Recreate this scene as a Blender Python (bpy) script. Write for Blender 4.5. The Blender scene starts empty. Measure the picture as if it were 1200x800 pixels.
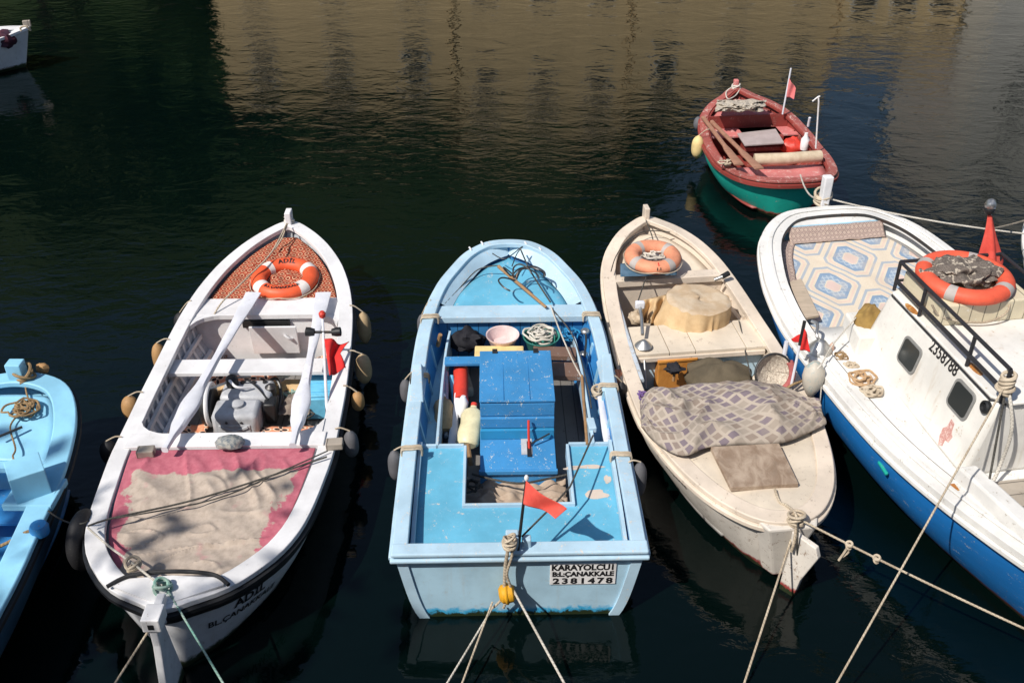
import bpy, bmesh, math, random
import numpy as np
from mathutils import Vector, Matrix, noise as mn
random.seed(7)
R = math.radians
sc = bpy.context.scene
col = sc.collection

# ------------------------------------------------------------------ camera
TH, CAM_H, FPX = R(33.0), 6.2, 1167.0
cd = bpy.data.cameras.new('camera'); cam = bpy.data.objects.new('camera', cd); col.objects.link(cam)
cd.sensor_width = 36; cd.lens = 36 * FPX / 1200; cd.clip_end = 2000; cd.clip_start = .05
cam.location = (0, 0, CAM_H); cam.rotation_euler = (R(90) - TH, 0, 0)
sc.camera = cam

# ------------------------------------------------------------------ light
SUN = Vector((-.47, -.45, .76)).normalized()
w = bpy.data.worlds.new('World'); sc.world = w; w.use_nodes = True
wn = w.node_tree; wn.nodes.clear()
sky = wn.nodes.new('ShaderNodeTexSky'); sky.sky_type = 'NISHITA'; sky.sun_disc = False
sky.sun_elevation = math.asin(SUN.z); sky.sun_rotation = math.atan2(SUN.x, SUN.y)
bg = wn.nodes.new('ShaderNodeBackground'); bg.inputs[1].default_value = .085
wo = wn.nodes.new('ShaderNodeOutputWorld')
wn.links.new(sky.outputs[0], bg.inputs[0]); wn.links.new(bg.outputs[0], wo.inputs[0])
ld = bpy.data.lights.new('sun', 'SUN'); ld.energy = 4.1; ld.angle = R(.5); ld.color = (1, .94, .86)
sun = bpy.data.objects.new('sun', ld); col.objects.link(sun); sun.rotation_euler = SUN.to_track_quat('Z', 'Y').to_euler()
sc.view_settings.view_transform = 'Standard'; sc.view_settings.look = 'None'
sc.view_settings.exposure = .30; sc.view_settings.gamma = 1; sc.view_settings.use_curve_mapping = False

# ------------------------------------------------------------------ pixel -> world (photo pixels, 1200x800)
def _ray(px, py):
    u = (px - 600) / FPX; v = (py - 400) / FPX
    return np.array([u, math.cos(TH) - v * math.sin(TH), -math.sin(TH) - v * math.cos(TH)])
def at(px, py, z):
    d = _ray(px, py); return Vector(np.array([0, 0, CAM_H]) + d * (z - CAM_H) / d[2])
def at_y(px, py, Y):
    d = _ray(px, py); return Vector(np.array([0, 0, CAM_H]) + d * Y / d[1])

# ------------------------------------------------------------------ node expressions
class X:
    def __init__(s, nt, k): s.nt, s.k = nt, k
    def _m(s, op, *a):
        n = s.nt.nodes.new('ShaderNodeMath'); n.operation = op
        for i, v in enumerate((s,) + a):
            if isinstance(v, X): s.nt.links.new(v.k, n.inputs[i])
            else: n.inputs[i].default_value = v
        return X(s.nt, n.outputs[0])
    def __add__(s, o): return s._m('ADD', o)
    __radd__ = __add__
    def __sub__(s, o): return s._m('SUBTRACT', o)
    def __rsub__(s, o): return (s * -1) + o
    def __mul__(s, o): return s._m('MULTIPLY', o)
    __rmul__ = __mul__
    def __truediv__(s, o): return s._m('DIVIDE', o)
    def __lt__(s, o): return s._m('LESS_THAN', o)
    def __gt__(s, o): return s._m('GREATER_THAN', o)
    def abs(s): return s._m('ABSOLUTE')
    def fract(s): return s._m('FRACT')
    def floor(s): return s._m('FLOOR')
    def max(s, o): return s._m('MAXIMUM', o)
    def min(s, o): return s._m('MINIMUM', o)
    def pow(s, o): return s._m('POWER', o)
    def sin(s): return s._m('SINE')
    def cos(s): return s._m('COSINE')
    def atan2(s, o): return s._m('ARCTAN2', o)
    def sqrt(s): return s._m('SQRT')
    def step(s, a, b):
        n = s.nt.nodes.new('ShaderNodeMapRange'); n.interpolation_type = 'SMOOTHSTEP'
        s.nt.links.new(s.k, n.inputs[0]); n.inputs[1].default_value = a; n.inputs[2].default_value = b
        return X(s.nt, n.outputs[0])
    def band(s, a, b): return (s > a) * (s < b)

class Mat:
    def __init__(s, name, rough=.6, spec=.4, metal=0.):
        s.m = bpy.data.materials.new(name); s.m.use_nodes = True; s.nt = s.m.node_tree; s.nt.nodes.clear()
        s.b = s.nt.nodes.new('ShaderNodeBsdfPrincipled'); o = s.nt.nodes.new('ShaderNodeOutputMaterial')
        s.nt.links.new(s.b.outputs[0], o.inputs[0])
        s.b.inputs['Roughness'].default_value = rough; s.b.inputs['Metallic'].default_value = metal
        s.b.inputs['Specular IOR Level'].default_value = spec
        s.tc = s.nt.nodes.new('ShaderNodeTexCoord'); s.xyz = {}
    def vec(s, which='Object', scale=(1, 1, 1), rot=(0, 0, 0)):
        mp = s.nt.nodes.new('ShaderNodeMapping'); mp.inputs['Scale'].default_value = scale; mp.inputs['Rotation'].default_value = rot
        s.nt.links.new(s.tc.outputs[which], mp.inputs[0]); return mp.outputs[0]
    def comp(s, which='Object'):
        if which not in s.xyz:
            n = s.nt.nodes.new('ShaderNodeSeparateXYZ'); s.nt.links.new(s.tc.outputs[which], n.inputs[0])
            s.xyz[which] = [X(s.nt, n.outputs[i]) for i in range(3)]
        return s.xyz[which]
    def noise(s, sc=5, det=3, ro=.55, stretch=(1, 1, 1), which='Object', dist=0):
        n = s.nt.nodes.new('ShaderNodeTexNoise'); n.inputs['Scale'].default_value = sc; n.inputs['Detail'].default_value = det
        n.inputs['Roughness'].default_value = ro; n.inputs['Distortion'].default_value = dist
        s.nt.links.new(s.vec(which, stretch), n.inputs['Vector']); return X(s.nt, n.outputs[0])
    def white(s, a, b):
        c = s.nt.nodes.new('ShaderNodeCombineXYZ'); s.nt.links.new(a.k, c.inputs[0]); s.nt.links.new(b.k, c.inputs[1])
        n = s.nt.nodes.new('ShaderNodeTexWhiteNoise'); n.noise_dimensions = '3D'; s.nt.links.new(c.outputs[0], n.inputs[0]); return X(s.nt, n.outputs[0])
    def rnd(s):
        n = s.nt.nodes.new('ShaderNodeObjectInfo'); return X(s.nt, n.outputs['Random'])
    def mix(s, a, b, f):
        n = s.nt.nodes.new('ShaderNodeMix'); n.data_type = 'RGBA'
        for i, v in ((6, a), (7, b)):
            if isinstance(v, (tuple, list)): n.inputs[i].default_value = (*v[:3], 1)
            else: s.nt.links.new(v, n.inputs[i])
        if isinstance(f, X): s.nt.links.new(f.k, n.inputs[0])
        else: n.inputs[0].default_value = f
        return n.outputs[2]
    def color(s, c):
        if isinstance(c, (tuple, list)): s.b.inputs['Base Color'].default_value = (*c[:3], 1)
        else: s.nt.links.new(c, s.b.inputs['Base Color'])
        return s
    def rough(s, x): s.nt.links.new(x.k, s.b.inputs['Roughness']); return s
    def bump(s, x, strength=.3, dist=.01):
        n = s.nt.nodes.new('ShaderNodeBump'); n.inputs['Strength'].default_value = strength; n.inputs['Distance'].default_value = dist
        s.nt.links.new(x.k, n.inputs['Height']); s.nt.links.new(n.outputs[0], s.b.inputs['Normal']); return s

def mul(c, k): return tuple(min(1, x * k) for x in c)

def paint(name, c, wear=(.30, .24, .18), amt=.3, rough=.45, dirt=.35, dirtc=None, plank=None, stretch=(1, 1, 1), slime=None, scale=1, streak=0):
    """brushed boat paint: uneven coat, grime blotches, flaked chips, optional plank seams and weed line"""
    m = Mat(name, rough)
    n1 = m.noise(2.3 * scale, 4, .6, stretch); n2 = m.noise(11 * scale, 5, .68, stretch, dist=.4); n3 = m.noise(70 * scale, 3, .6, stretch)
    dirtc = dirtc or tuple(x * .55 + y * .12 for x, y in zip(c, (.5, .4, .28)))
    k = m.mix(mul(c, .84), mul(c, 1.06), n1.step(.3, .7))
    k = m.mix(k, dirtc, n2.step(.52, .82) * dirt)
    fine = m.noise(28 * scale, 6, .75, stretch, dist=.8)
    k = m.mix(k, dirtc, fine.step(.55, .72) * (dirt * .8))
    scr = m.noise(6 * scale, 5, .7, (stretch[0] * 1.0, stretch[1] * 9, stretch[2] * 3), dist=1.2); k = m.mix(k, mul(dirtc, .6), scr.step(.64, .72) * (dirt * .8))
    if streak: k = m.mix(k, (.42, .30, .18), (m.noise(5, 4, .6, (2.2, 2.2, .12)).step(.54, .78)) * m.noise(1.1, 2).step(.4, .65) * streak)
    chip = (n3 * .45 + n2 * .55).step(.695 - amt * .25, .715 - amt * .25)
    k = m.mix(k, wear, chip)
    h = n3 * .25 + n2 * .4 - chip * .6
    if plank:
        ax, wd = plank[0], plank[1]
        f = ((m.comp()[ax] + 10) / wd).fract(); ln = (f < (.006 / wd)).max(f > (1 - .004 / wd))
        tone = m.white(((m.comp()[ax] + 10) / wd).floor(), ((m.comp()[ax] + 10) / wd).floor())
        k = m.mix(k, dirtc, tone * .22)
        k = m.mix(k, mul(c, .18), ln * .8); h = h - ln * 1.2
    if slime:
        z = m.comp()[2] + (n2 - .5) * .16 - .03
        k = m.mix(slime, k, z.step(.03, .075))
        k = m.mix((.02, .03, .012), k, (z + (n3 - .5) * .04).step(.0, .03))
    m.color(k); m.rough(n2 * .25 + (rough - .1)); m.bump(h, .35, .006)
    return m.m

def wood(name, c1, c2, stretch=(1, 12, 12), rough=.7, sc_=3):
    m = Mat(name, rough); n = m.noise(sc_, 6, .65, stretch, dist=.6); n2 = m.noise(9, 4)
    k = m.mix(c1, c2, n.step(.3, .7)); k = m.mix(k, mul(c1, .5), n2.step(.55, .8) * .5)
    m.color(k); m.bump(n, .35, .004); return m.m

def cloth(name, c1, c2, sc_=4, rough=.9, weave=260, bump=.25):
    m = Mat(name, rough, .15); n = m.noise(sc_, 5, .65, dist=.3); wv = m.noise(weave, 1)
    m.color(m.mix(m.mix(c1, c2, n.step(.32, .68)), mul(c1, .6), wv.step(.55, .8) * .25)); m.bump(n * .7 + wv * .3, bump, .006); return m.m

def plastic(name, c, rough=.4, dirt=.25, sc_=9):
    m = Mat(name, rough); n = m.noise(sc_, 5, .65); n3 = m.noise(60, 2)
    k = m.mix(mul(c, 1.05), mul(c, .78), n.step(.35, .75)); k = m.mix(k, tuple(x * .35 + .06 for x in c), n3.step(.62, .72) * dirt)
    m.color(k); m.rough(n * .3 + (rough - .12)); m.bump(n3, .12, .002); return m.m

def metal(name, c, rough=.35, rust=.3):
    m = Mat(name, rough, .5, .9); n = m.noise(14, 5, .7); m.color(m.mix(c, (.16, .07, .03), n.step(.5, .75) * rust)); m.rough(n * .35 + rough * .6); return m.m

def flat(name, c, rough=.6, metal=0): return Mat(name, rough, .4, metal).color(c).m

# ------------------------------------------------------------------ geometry collector
class G:
    def __init__(s): s.v, s.f, s.uv = [], [], {}
    def add(s, vs, fs, uv=None):
        o = len(s.v); s.v += [tuple(p) for p in vs]; s.f += [tuple(i + o for i in f) for f in fs]
        if uv:
            for i, t in enumerate(uv): s.uv[o + i] = t
        return s
    def box(s, c, d, rz=0, mat=None, taper=1):
        x, y, z = d[0] / 2, d[1] / 2, d[2] / 2; t = taper
        vs = [(-x, -y, -z), (x, -y, -z), (x, y, -z), (-x, y, -z), (-x * t, -y * t, z), (x * t, -y * t, z), (x * t, y * t, z), (-x * t, y * t, z)]
        M = mat or Matrix.Rotation(rz, 4, 'Z')
        return s.add([M @ Vector(p) + Vector(c) for p in vs], [(0, 3, 2, 1), (4, 5, 6, 7), (0, 1, 5, 4), (1, 2, 6, 5), (2, 3, 7, 6), (3, 0, 4, 7)])
    def hexa(s, p): return s.add(p, [(0, 3, 2, 1), (4, 5, 6, 7), (0, 1, 5, 4), (1, 2, 6, 5), (2, 3, 7, 6), (3, 0, 4, 7)])
    def beam(s, a, b, wd, ht, up=(0, 0, 1)):
        a, b = Vector(a), Vector(b); t = (b - a).normalized(); sd = t.cross(Vector(up)).normalized(); u = sd.cross(t)
        q = lambda p: [p - sd * wd / 2 - u * ht / 2, p + sd * wd / 2 - u * ht / 2, p + sd * wd / 2 + u * ht / 2, p - sd * wd / 2 + u * ht / 2]
        A, B = q(a), q(b); return s.add(A + B, [(0, 1, 2, 3), (7, 6, 5, 4), (0, 4, 5, 1), (1, 5, 6, 2), (2, 6, 7, 3), (3, 7, 4, 0)])
    def tube(s, pts, r, n=8, closed=False, sx=1, sy=1, uv=False):
        P = [Vector(p) for p in pts]; N = len(P); rs = r if isinstance(r, (list, tuple)) else [r] * N
        prev = None; vs = []
        for i in range(N):
            t = (P[(i + 1) % N] - P[i - 1]) if closed else (P[min(i + 1, N - 1)] - P[max(i - 1, 0)])
            t = t.normalized() if t.length > 1e-9 else Vector((0, 0, 1))
            if prev is None: a = t.cross(Vector((0, 0, 1))); a = a if a.length > .05 else t.cross(Vector((1, 0, 0)))
            else: a = prev - t * prev.dot(t)
            a = a.normalized() if a.length > 1e-9 else Vector((1, 0, 0)); prev = a; b = t.cross(a)
            for k in range(n):
                q = 2 * math.pi * k / n; vs.append(P[i] + (a * math.cos(q) * sx + b * math.sin(q) * sy) * rs[i])
        fs = []
        for i in range(N if closed else N - 1):
            j = (i + 1) % N
            fs += [(i * n + k, i * n + (k + 1) % n, j * n + (k + 1) % n, j * n + k) for k in range(n)]
        if not closed: fs += [tuple(range(n - 1, -1, -1)), tuple((N - 1) * n + k for k in range(n))]
        if uv:
            L_ = 0; uvs = []
            for i in range(N):
                L_ += (P[i] - P[i - 1]).length if i else 0; uvs += [(L_, k / n) for k in range(n)]
            return s.add(vs, fs, uvs)
        return s.add(vs, fs)
    def lathe(s, prof, c=(0, 0, 0), axis=(0, 0, 1), n=20, sx=1, sy=1):
        q = Vector(axis).to_track_quat('Z', 'Y'); c = Vector(c); vs = []
        for r, z in prof:
            for k in range(n):
                t = 2 * math.pi * k / n; vs.append(c + q @ Vector((r * math.cos(t) * sx, r * math.sin(t) * sy, z)))
        fs = [(i * n + k, i * n + (k + 1) % n, (i + 1) * n + (k + 1) % n, (i + 1) * n + k) for i in range(len(prof) - 1) for k in range(n)]
        if prof[0][0] > 1e-6: fs.append(tuple(range(n - 1, -1, -1)))
        if prof[-1][0] > 1e-6: fs.append(tuple((len(prof) - 1) * n + k for k in range(n)))
        return s.add(vs, fs)
    def torus(s, c, Rr, r, n=48, m=14, M=None, a0=0, a1=2 * math.pi, flat=.85):
        full = abs(a1 - a0 - 2 * math.pi) < 1e-6; N = n if full else n + 1; vs = []
        for i in range(N):
            t = a0 + (a1 - a0) * i / n
            for j in range(m):
                p = 2 * math.pi * j / m; q = Vector(((Rr + r * math.cos(p)) * math.cos(t), (Rr + r * math.cos(p)) * math.sin(t), r * flat * math.sin(p)))
                vs.append((M @ q if M else q) + Vector(c))
        fs = [(i * m + j, ((i + 1) % N) * m + j, ((i + 1) % N) * m + (j + 1) % m, i * m + (j + 1) % m) for i in range(n) for j in range(m)]
        if not full: fs += [tuple(range(m)), tuple(n * m + j for j in range(m - 1, -1, -1))]
        return s.add(vs, fs)
    def ell(s, c, r, n=16, m=10, jit=0, M=None):
        vs = [];
        for i in range(m + 1):
            a = math.pi * i / m
            for k in range(n):
                t = 2 * math.pi * k / n; d = Vector((math.sin(a) * math.cos(t), math.sin(a) * math.sin(t), math.cos(a)))
                q = 1 + (jit * mn.noise(d * 2.2 + Vector(c) * 3) if jit else 0)
                p = Vector((d.x * r[0], d.y * r[1], d.z * r[2])) * q
                vs.append((M @ p if M else p) + Vector(c))
        return s.add(vs, [(i * n + k, i * n + (k + 1) % n, (i + 1) * n + (k + 1) % n, (i + 1) * n + k) for i in range(m) for k in range(n)])
    def grid(s, fn, nu, nv, uvs=None):
        vs, uv = [], []
        for i in range(nu + 1):
            for j in range(nv + 1):
                vs.append(fn(i / nu, j / nv)); uv.append((i / nu, j / nv) if not uvs else uvs(i / nu, j / nv))
        return s.add(vs, [(i * (nv + 1) + j, (i + 1) * (nv + 1) + j, (i + 1) * (nv + 1) + j + 1, i * (nv + 1) + j + 1) for i in range(nu) for j in range(nv)], uv)
    def prism(s, poly, z0, z1):
        n = len(poly); P = lambda z: [(p[0], p[1], p[2] + z if len(p) > 2 else z) for p in poly]
        return s.add(P(z0) + P(z1), [tuple(range(n - 1, -1, -1)), tuple(range(n, 2 * n))] + [(i, (i + 1) % n, n + (i + 1) % n, n + i) for i in range(n)])
    def build(s, name, mat, parent=None, smooth=True, bevel=0, solid=0, world=False, subs=0, angle=40):
        vs = [Vector(p) for p in s.v]; loc = None
        if parent is not None and world:
            Mi = parent.matrix_basis.inverted(); vs = [Mi @ p for p in vs]
        if parent is None:
            xs, ys, zs = zip(*vs); loc = Vector(((min(xs) + max(xs)) / 2, (min(ys) + max(ys)) / 2, min(zs))); vs = [p - loc for p in vs]
        me = bpy.data.meshes.new(name); me.from_pydata([tuple(p) for p in vs], [], s.f)
        bm = bmesh.new(); bm.from_mesh(me); bmesh.ops.remove_doubles(bm, verts=bm.verts, dist=1e-5) if not s.uv else None
        bmesh.ops.recalc_face_normals(bm, faces=bm.faces); bm.to_mesh(me); bm.free()
        if s.uv:
            l = me.uv_layers.new(name='uv')
            for lp in me.loops: l.data[lp.index].uv = s.uv.get(lp.vertex_index, (0, 0))
        me.materials.append(mat)
        if smooth:
            me.polygons.foreach_set('use_smooth', [True] * len(me.polygons)); me.set_sharp_from_angle(angle=R(angle))
        o = bpy.data.objects.new(name, me); col.objects.link(o)
        if parent is not None: o.parent = parent
        else: o.location = loc
        if solid:
            md = o.modifiers.new('solid', 'SOLIDIFY'); md.thickness = solid; md.offset = 0
        if bevel:
            md = o.modifiers.new('bevel', 'BEVEL'); md.width = bevel; md.segments = 2; md.limit_method = 'ANGLE'; md.angle_limit = R(35); md.harden_normals = False
        if subs:
            md = o.modifiers.new('sub', 'SUBSURF'); md.levels = md.render_levels = subs
        return o

def tag(o, label, cat, group=None, kind=None):
    if label: o['label'] = label
    if cat: o['category'] = cat
    if group: o['group'] = group
    if kind: o['kind'] = kind
    return o
def thing(name, label, cat, loc=(0, 0, 0), rz=0, group=None):
    o = bpy.data.objects.new(name, None); col.objects.link(o); o.empty_display_size = .2
    o.matrix_basis = Matrix.Translation(Vector(loc)) @ Matrix.Rotation(rz, 4, 'Z')
    return tag(o, label, cat, group)
def cr(pts, n=6):
    """Catmull-Rom through the points"""
    P = [Vector(p) for p in pts]; out = []
    for i in range(len(P) - 1):
        a, b, c, d = P[max(i - 1, 0)], P[i], P[i + 1], P[min(i + 2, len(P) - 1)]
        for k in range(n):
            t = k / n; out.append(.5 * ((2 * b) + (c - a) * t + (2 * a - 5 * b + 4 * c - d) * t * t + (3 * b - a - 3 * c + d) * t ** 3))
    return out + [P[-1]]
def sag(a, b, s=.1, n=16):
    a, b = Vector(a), Vector(b); return [a.lerp(b, i / n) - Vector((0, 0, 4 * s * (i / n) * (1 - i / n))) for i in range(n + 1)]
def text_geo(body, size, bold=0, spacing=1):
    cu = bpy.data.curves.new('t', 'FONT'); cu.body = body; cu.size = size; cu.align_x = 'CENTER'; cu.align_y = 'CENTER'; cu.offset = bold; cu.resolution_u = 3; cu.space_character = spacing
    o = bpy.data.objects.new('t', cu); col.objects.link(o); dg = bpy.context.evaluated_depsgraph_get()
    me = bpy.data.meshes.new_from_object(o.evaluated_get(dg))
    bm = bmesh.new(); bm.from_mesh(me); wd = max((x.co.x for x in bm.verts), default=0); st = size * .12      # cut fine enough to lie on curved surfaces
    for ax, lim in ((0, wd), (1, size * .6)):
        k = -lim
        while k < lim: bmesh.ops.bisect_plane(bm, geom=bm.verts[:] + bm.edges[:] + bm.faces[:], plane_co=(k, k, 0), plane_no=(1, 0, 0) if ax == 0 else (0, 1, 0)); k += st
    bm.to_mesh(me); bm.free(); v = [x.co.copy() for x in me.vertices]; f = [tuple(p.vertices) for p in me.polygons]
    bpy.data.objects.remove(o); bpy.data.curves.remove(cu); bpy.data.meshes.remove(me); return v, f
def coil(c, r0, r1, turns, rr=.012, jit=.02, h=.05, seed=1, n=14):
    rnd = random.Random(seed); out = []; c = Vector(c); N = int(turns * n)
    for i in range(N + 1):
        t = i / N; a = 2 * math.pi * turns * t; rad = r0 + (r1 - r0) * (.5 - .5 * math.cos(t * math.pi * 3.3)) + rnd.uniform(-jit, jit)
        out.append(c + Vector((rad * math.cos(a) + jit * math.sin(a * .37), rad * math.sin(a), rr + h * t + rnd.uniform(-jit, jit) * .35)))
    return cr(out, 2)

# ------------------------------------------------------------------ boats: a hull frame that everything aboard is fitted to
def pchip(xs, ys):
    xs, ys = np.array(xs, float), np.array(ys, float); h = np.diff(xs); d = np.diff(ys) / h; m = np.zeros_like(ys)
    m[0], m[-1] = d[0], d[-1]
    for i in range(1, len(xs) - 1):
        m[i] = 0 if d[i - 1] * d[i] <= 0 else 2 / (1 / d[i - 1] + 1 / d[i])
    def f(x):
        x = min(max(x, xs[0]), xs[-1]); i = min(int(np.searchsorted(xs, x, 'right')) - 1, len(h) - 1); i = max(i, 0); t = (x - xs[i]) / h[i]
        return float((2*t**3-3*t**2+1)*ys[i]+(t**3-2*t*t+t)*h[i]*m[i]+(-2*t**3+3*t*t)*ys[i+1]+(t**3-t*t)*h[i]*m[i+1])
    return f

class Boat:
    def __init__(s, name, label, bow, stern, prof, sheer, cat='boat', transom=False, rake_b=.35, rake_s=.12, draft=.38, p=2.4, q=.85, group=None, box=False):
        s.box = box
        s.bow, s.st = Vector(bow), Vector(stern); d = s.bow - s.st; s.L = math.hypot(d.x, d.y); s.yaw = math.atan2(d.y, d.x)
        s.root = thing(name, label, cat, (s.st.x, s.st.y, 0), s.yaw, group); s.Mi = s.root.matrix_basis.inverted(); s.M = s.root.matrix_basis.copy()
        s.tr = transom; s.rb, s.rs, s.draft, s.p, s.q = rake_b, rake_s, draft, p, q
        zs, zm, zb = sheer; s.zc = np.polyfit([0, .42, 1], [zs, zm, zb], 2)
        L = s.L
        ang = lambda x: (math.asin(min(1, max(0, x / L))) if transom else math.acos(max(-1, min(1, 1 - 2 * x / L))))
        pr = sorted((x, max(.04, b - .032)) for x, b in prof)
        if not transom: pr = [(0, 0)] + [q_ for q_ in pr if 0 < q_[0] < L]
        pr = [q_ for q_ in pr if q_[0] < L] + [(L, 0)]
        f = pchip([ang(x) for x, b in pr], [b for x, b in pr]); s.b = lambda x: max(0., f(ang(x)))
        N = 56; s.N = N
        s.xs = [L * math.sin(math.pi / 2 * i / N) if transom else L * (.5 - .5 * math.cos(math.pi * i / N)) for i in range(N + 1)]
    def z(s, x): return float(np.polyval(s.zc, min(max(x / s.L, 0), 1)))
    def g(s, t, x):
        if s.box: return (1 - .20 * t) * max(0., 1 - t ** 6) ** .6 * (1 - .35 * max(0, 2 * x / s.L - 1) ** 2 * t)
        e = abs(2 * x / s.L - 1) if not s.tr else max(0, 2 * x / s.L - 1)
        p = s.p * (1 - .45 * e ** 2); return max(0., 1 - t ** p) ** s.q
    def pt(s, x, t, side=1, off=0):
        xs_ = s.rs * t; xb = s.L - s.rb * t
        return Vector((xs_ + x / s.L * (xb - xs_), side * max(0, s.b(x) * s.g(t, x) + off), s.z(x) * (1 - t) - s.draft * t))
    def tz(s, x, z): return min(1, max(0, (s.z(x) - z) / (s.z(x) + s.draft)))
    def hy(s, x, z, off=0): return max(0, s.b(x) * s.g(s.tz(x, z), x) + off)
    def bi(s, x, inset):
        e = .02; k = (s.b(min(x + e, s.L)) - s.b(max(x - e, 0))) / (2 * e); return max(0, s.b(x) - inset * math.sqrt(1 + min(abs(k), 4) ** 2))
    def loc(s, px, py, z): return s.Mi @ at(px, py, z)
    def w(s, x, y, z): return s.M @ Vector((x, y, z))
    def shell(s, name, mat, t0=0, t1=1, off=0, n=12):
        g = G(); T = [t0 + (t1 - t0) * k / n for k in range(n + 1)]
        for sd in (1, -1):
            vs = [s.pt(x, t, sd, off) for x in s.xs for t in T]; m = n + 1
            g.add(vs, [(i * m + k, (i + 1) * m + k, (i + 1) * m + k + 1, i * m + k + 1) for i in range(s.N) for k in range(n)])
        return g.build(name, mat, s.root)
    def outline(s, t=0, off=0):
        """loop port stern -> bow -> starboard stern, with outward normals"""
        P = [s.pt(x, t, 1, off) for x in s.xs]; S = [s.pt(x, t, -1, off) for x in s.xs]
        pts = P + S[::-1][1:]
        if not s.tr: pts = pts[:-1]
        n = len(pts); nr = []
        for i in range(n):
            a = pts[i - 1] if (i or not s.tr) else pts[0]; b = pts[(i + 1) % n] if (i < n - 1 or not s.tr) else pts[i]
            t_ = b - a; nr.append(Vector((-t_.y, t_.x, 0)).normalized())
        return pts, nr
    def rail(s, name, mat, prof, t=0, dz=0, bevel=0, only=None, i0=None, i1=None, mat_slots=None):
        """sweep a section (outward n, up z) round the outline at hull level t"""
        pts, nr = s.outline(t); closed = not s.tr; n = len(pts); m = len(prof); vs = []
        for p, u in zip(pts, nr):
            for a, h in prof:
                q = p + u * a
                if q.y * p.y < 0 or (abs(p.y) < 1e-6 and False): q.y = 0
                vs.append((q.x, q.y, p.z + h + dz))
        rng = range(n if closed else n - 1)
        if only == 'port': rng = range(0, s.N)
        g = G(); g.add(vs, [(i * m + k, ((i + 1) % n) * m + k, ((i + 1) % n) * m + (k + 1) % m, i * m + (k + 1) % m) for i in rng for k in range(m)] + ([] if closed else [tuple(range(m)), tuple((n - 1) * m + k for k in range(m))]))
        return g.build(name, mat, s.root, bevel=bevel, angle=35)
    def deck(s, name, mat, x0, x1, zf, inset=.1, th=.03, crown=0, nx=24, ny=10, fn=None, uv=False, parent='root', y0=-1, y1=1, bevel=0):
        """sheet across the boat between x0 and x1, following the hull sides"""
        zf_ = zf if callable(zf) else (lambda x, y: zf)
        def f(u, v):
            x = x0 + (x1 - x0) * u; b = s.bi(x, inset); y = b * (y0 + (y1 - y0) * v); z = zf_(x, y) + crown * (1 - (y / max(b, .01)) ** 2 if b > .01 else 1)
            if fn: z += fn(u, v, x, y)
            return Vector((x, y, z))
        g = G()
        if uv: g.grid(f, nx, ny, lambda u, v: (x0 + (x1 - x0) * u, s.bi(x0 + (x1 - x0) * u, inset) * (y0 + (y1 - y0) * v)))
        else: g.grid(f, nx, ny)
        if parent == 'root': return g.build(name, mat, s.root, solid=th)
        g.v = [tuple(s.M @ Vector(p)) for p in g.v]
        return g.build(name, mat, None, solid=th)
    def thwart(s, name, mat, x0, x1, z, th=.04, inset=.06, bevel=.006, over=0):
        b0, b1 = s.bi(x0, inset) + over, s.bi(x1, inset) + over
        return G().prism([(x0, -b0), (x1, -b1), (x1, b1), (x0, b0)], z - th, z).build(name, mat, s.root, bevel=bevel, smooth=False)
    def bulk(s, name, mat, x, z0, z1, th=.025, inset=.05):
        """cross wall from z0 to z1 that follows the hull section"""
        n = 6; pts = [(s.hy(x, z0 + (z1 - z0) * k / n, -inset), z0 + (z1 - z0) * k / n) for k in range(n + 1)]
        poly = [(-y, z) for y, z in pts] + [(y, z) for y, z in pts[::-1]]
        m = len(poly); g = G(); g.add([(x - th / 2, y, z) for y, z in poly] + [(x + th / 2, y, z) for y, z in poly],
              [tuple(range(m - 1, -1, -1)), tuple(range(m, 2 * m))] + [(i, (i + 1) % m, m + (i + 1) % m, m + i) for i in range(m)])
        return g.build(name, mat, s.root, smooth=False)
    def rib(s, x, side, mat, z0, ztop, wd=.045, dp=.04, inset=.055, parent=None):
        n = 5; zs = [z0 + (ztop - z0) * k / n for k in range(n + 1)]; vs = []
        for zz in zs:
            y = s.hy(x, zz, -inset); vs += [(x - wd / 2, side * y, zz), (x + wd / 2, side * y, zz), (x + wd / 2, side * (y - dp), zz), (x - wd / 2, side * (y - dp), zz)]
        g = G(); g.add(vs, [(i * 4 + k, i * 4 + (k + 1) % 4, i * 4 + 4 + (k + 1) % 4, i * 4 + 4 + k) for i in range(n) for k in range(4)] + [(3, 2, 1, 0), (n * 4, n * 4 + 1, n * 4 + 2, n * 4 + 3)])
        return g.build('rib', mat, s.root, smooth=False)
    def stringer(s, name, mat, x0, x1, z, side, inset=.1, wd=.03, ht=.05, dz=None):
        g = G(); n = 20; vs = []
        for k in range(n + 1):
            x = x0 + (x1 - x0) * k / n; zz = z if dz is None else s.z(x) + dz; y = s.hy(x, zz, -inset)
            vs += [(x, side * y, zz - ht / 2), (x, side * (y - wd), zz - ht / 2), (x, side * (y - wd), zz + ht / 2), (x, side * y, zz + ht / 2)]
        g.add(vs, [(i * 4 + k, i * 4 + (k + 1) % 4, i * 4 + 4 + (k + 1) % 4, i * 4 + 4 + k) for i in range(n) for k in range(4)] + [(3, 2, 1, 0), (n * 4, n * 4 + 1, n * 4 + 2, n * 4 + 3)])
        return g.build(name, mat, s.root, smooth=False)
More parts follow.
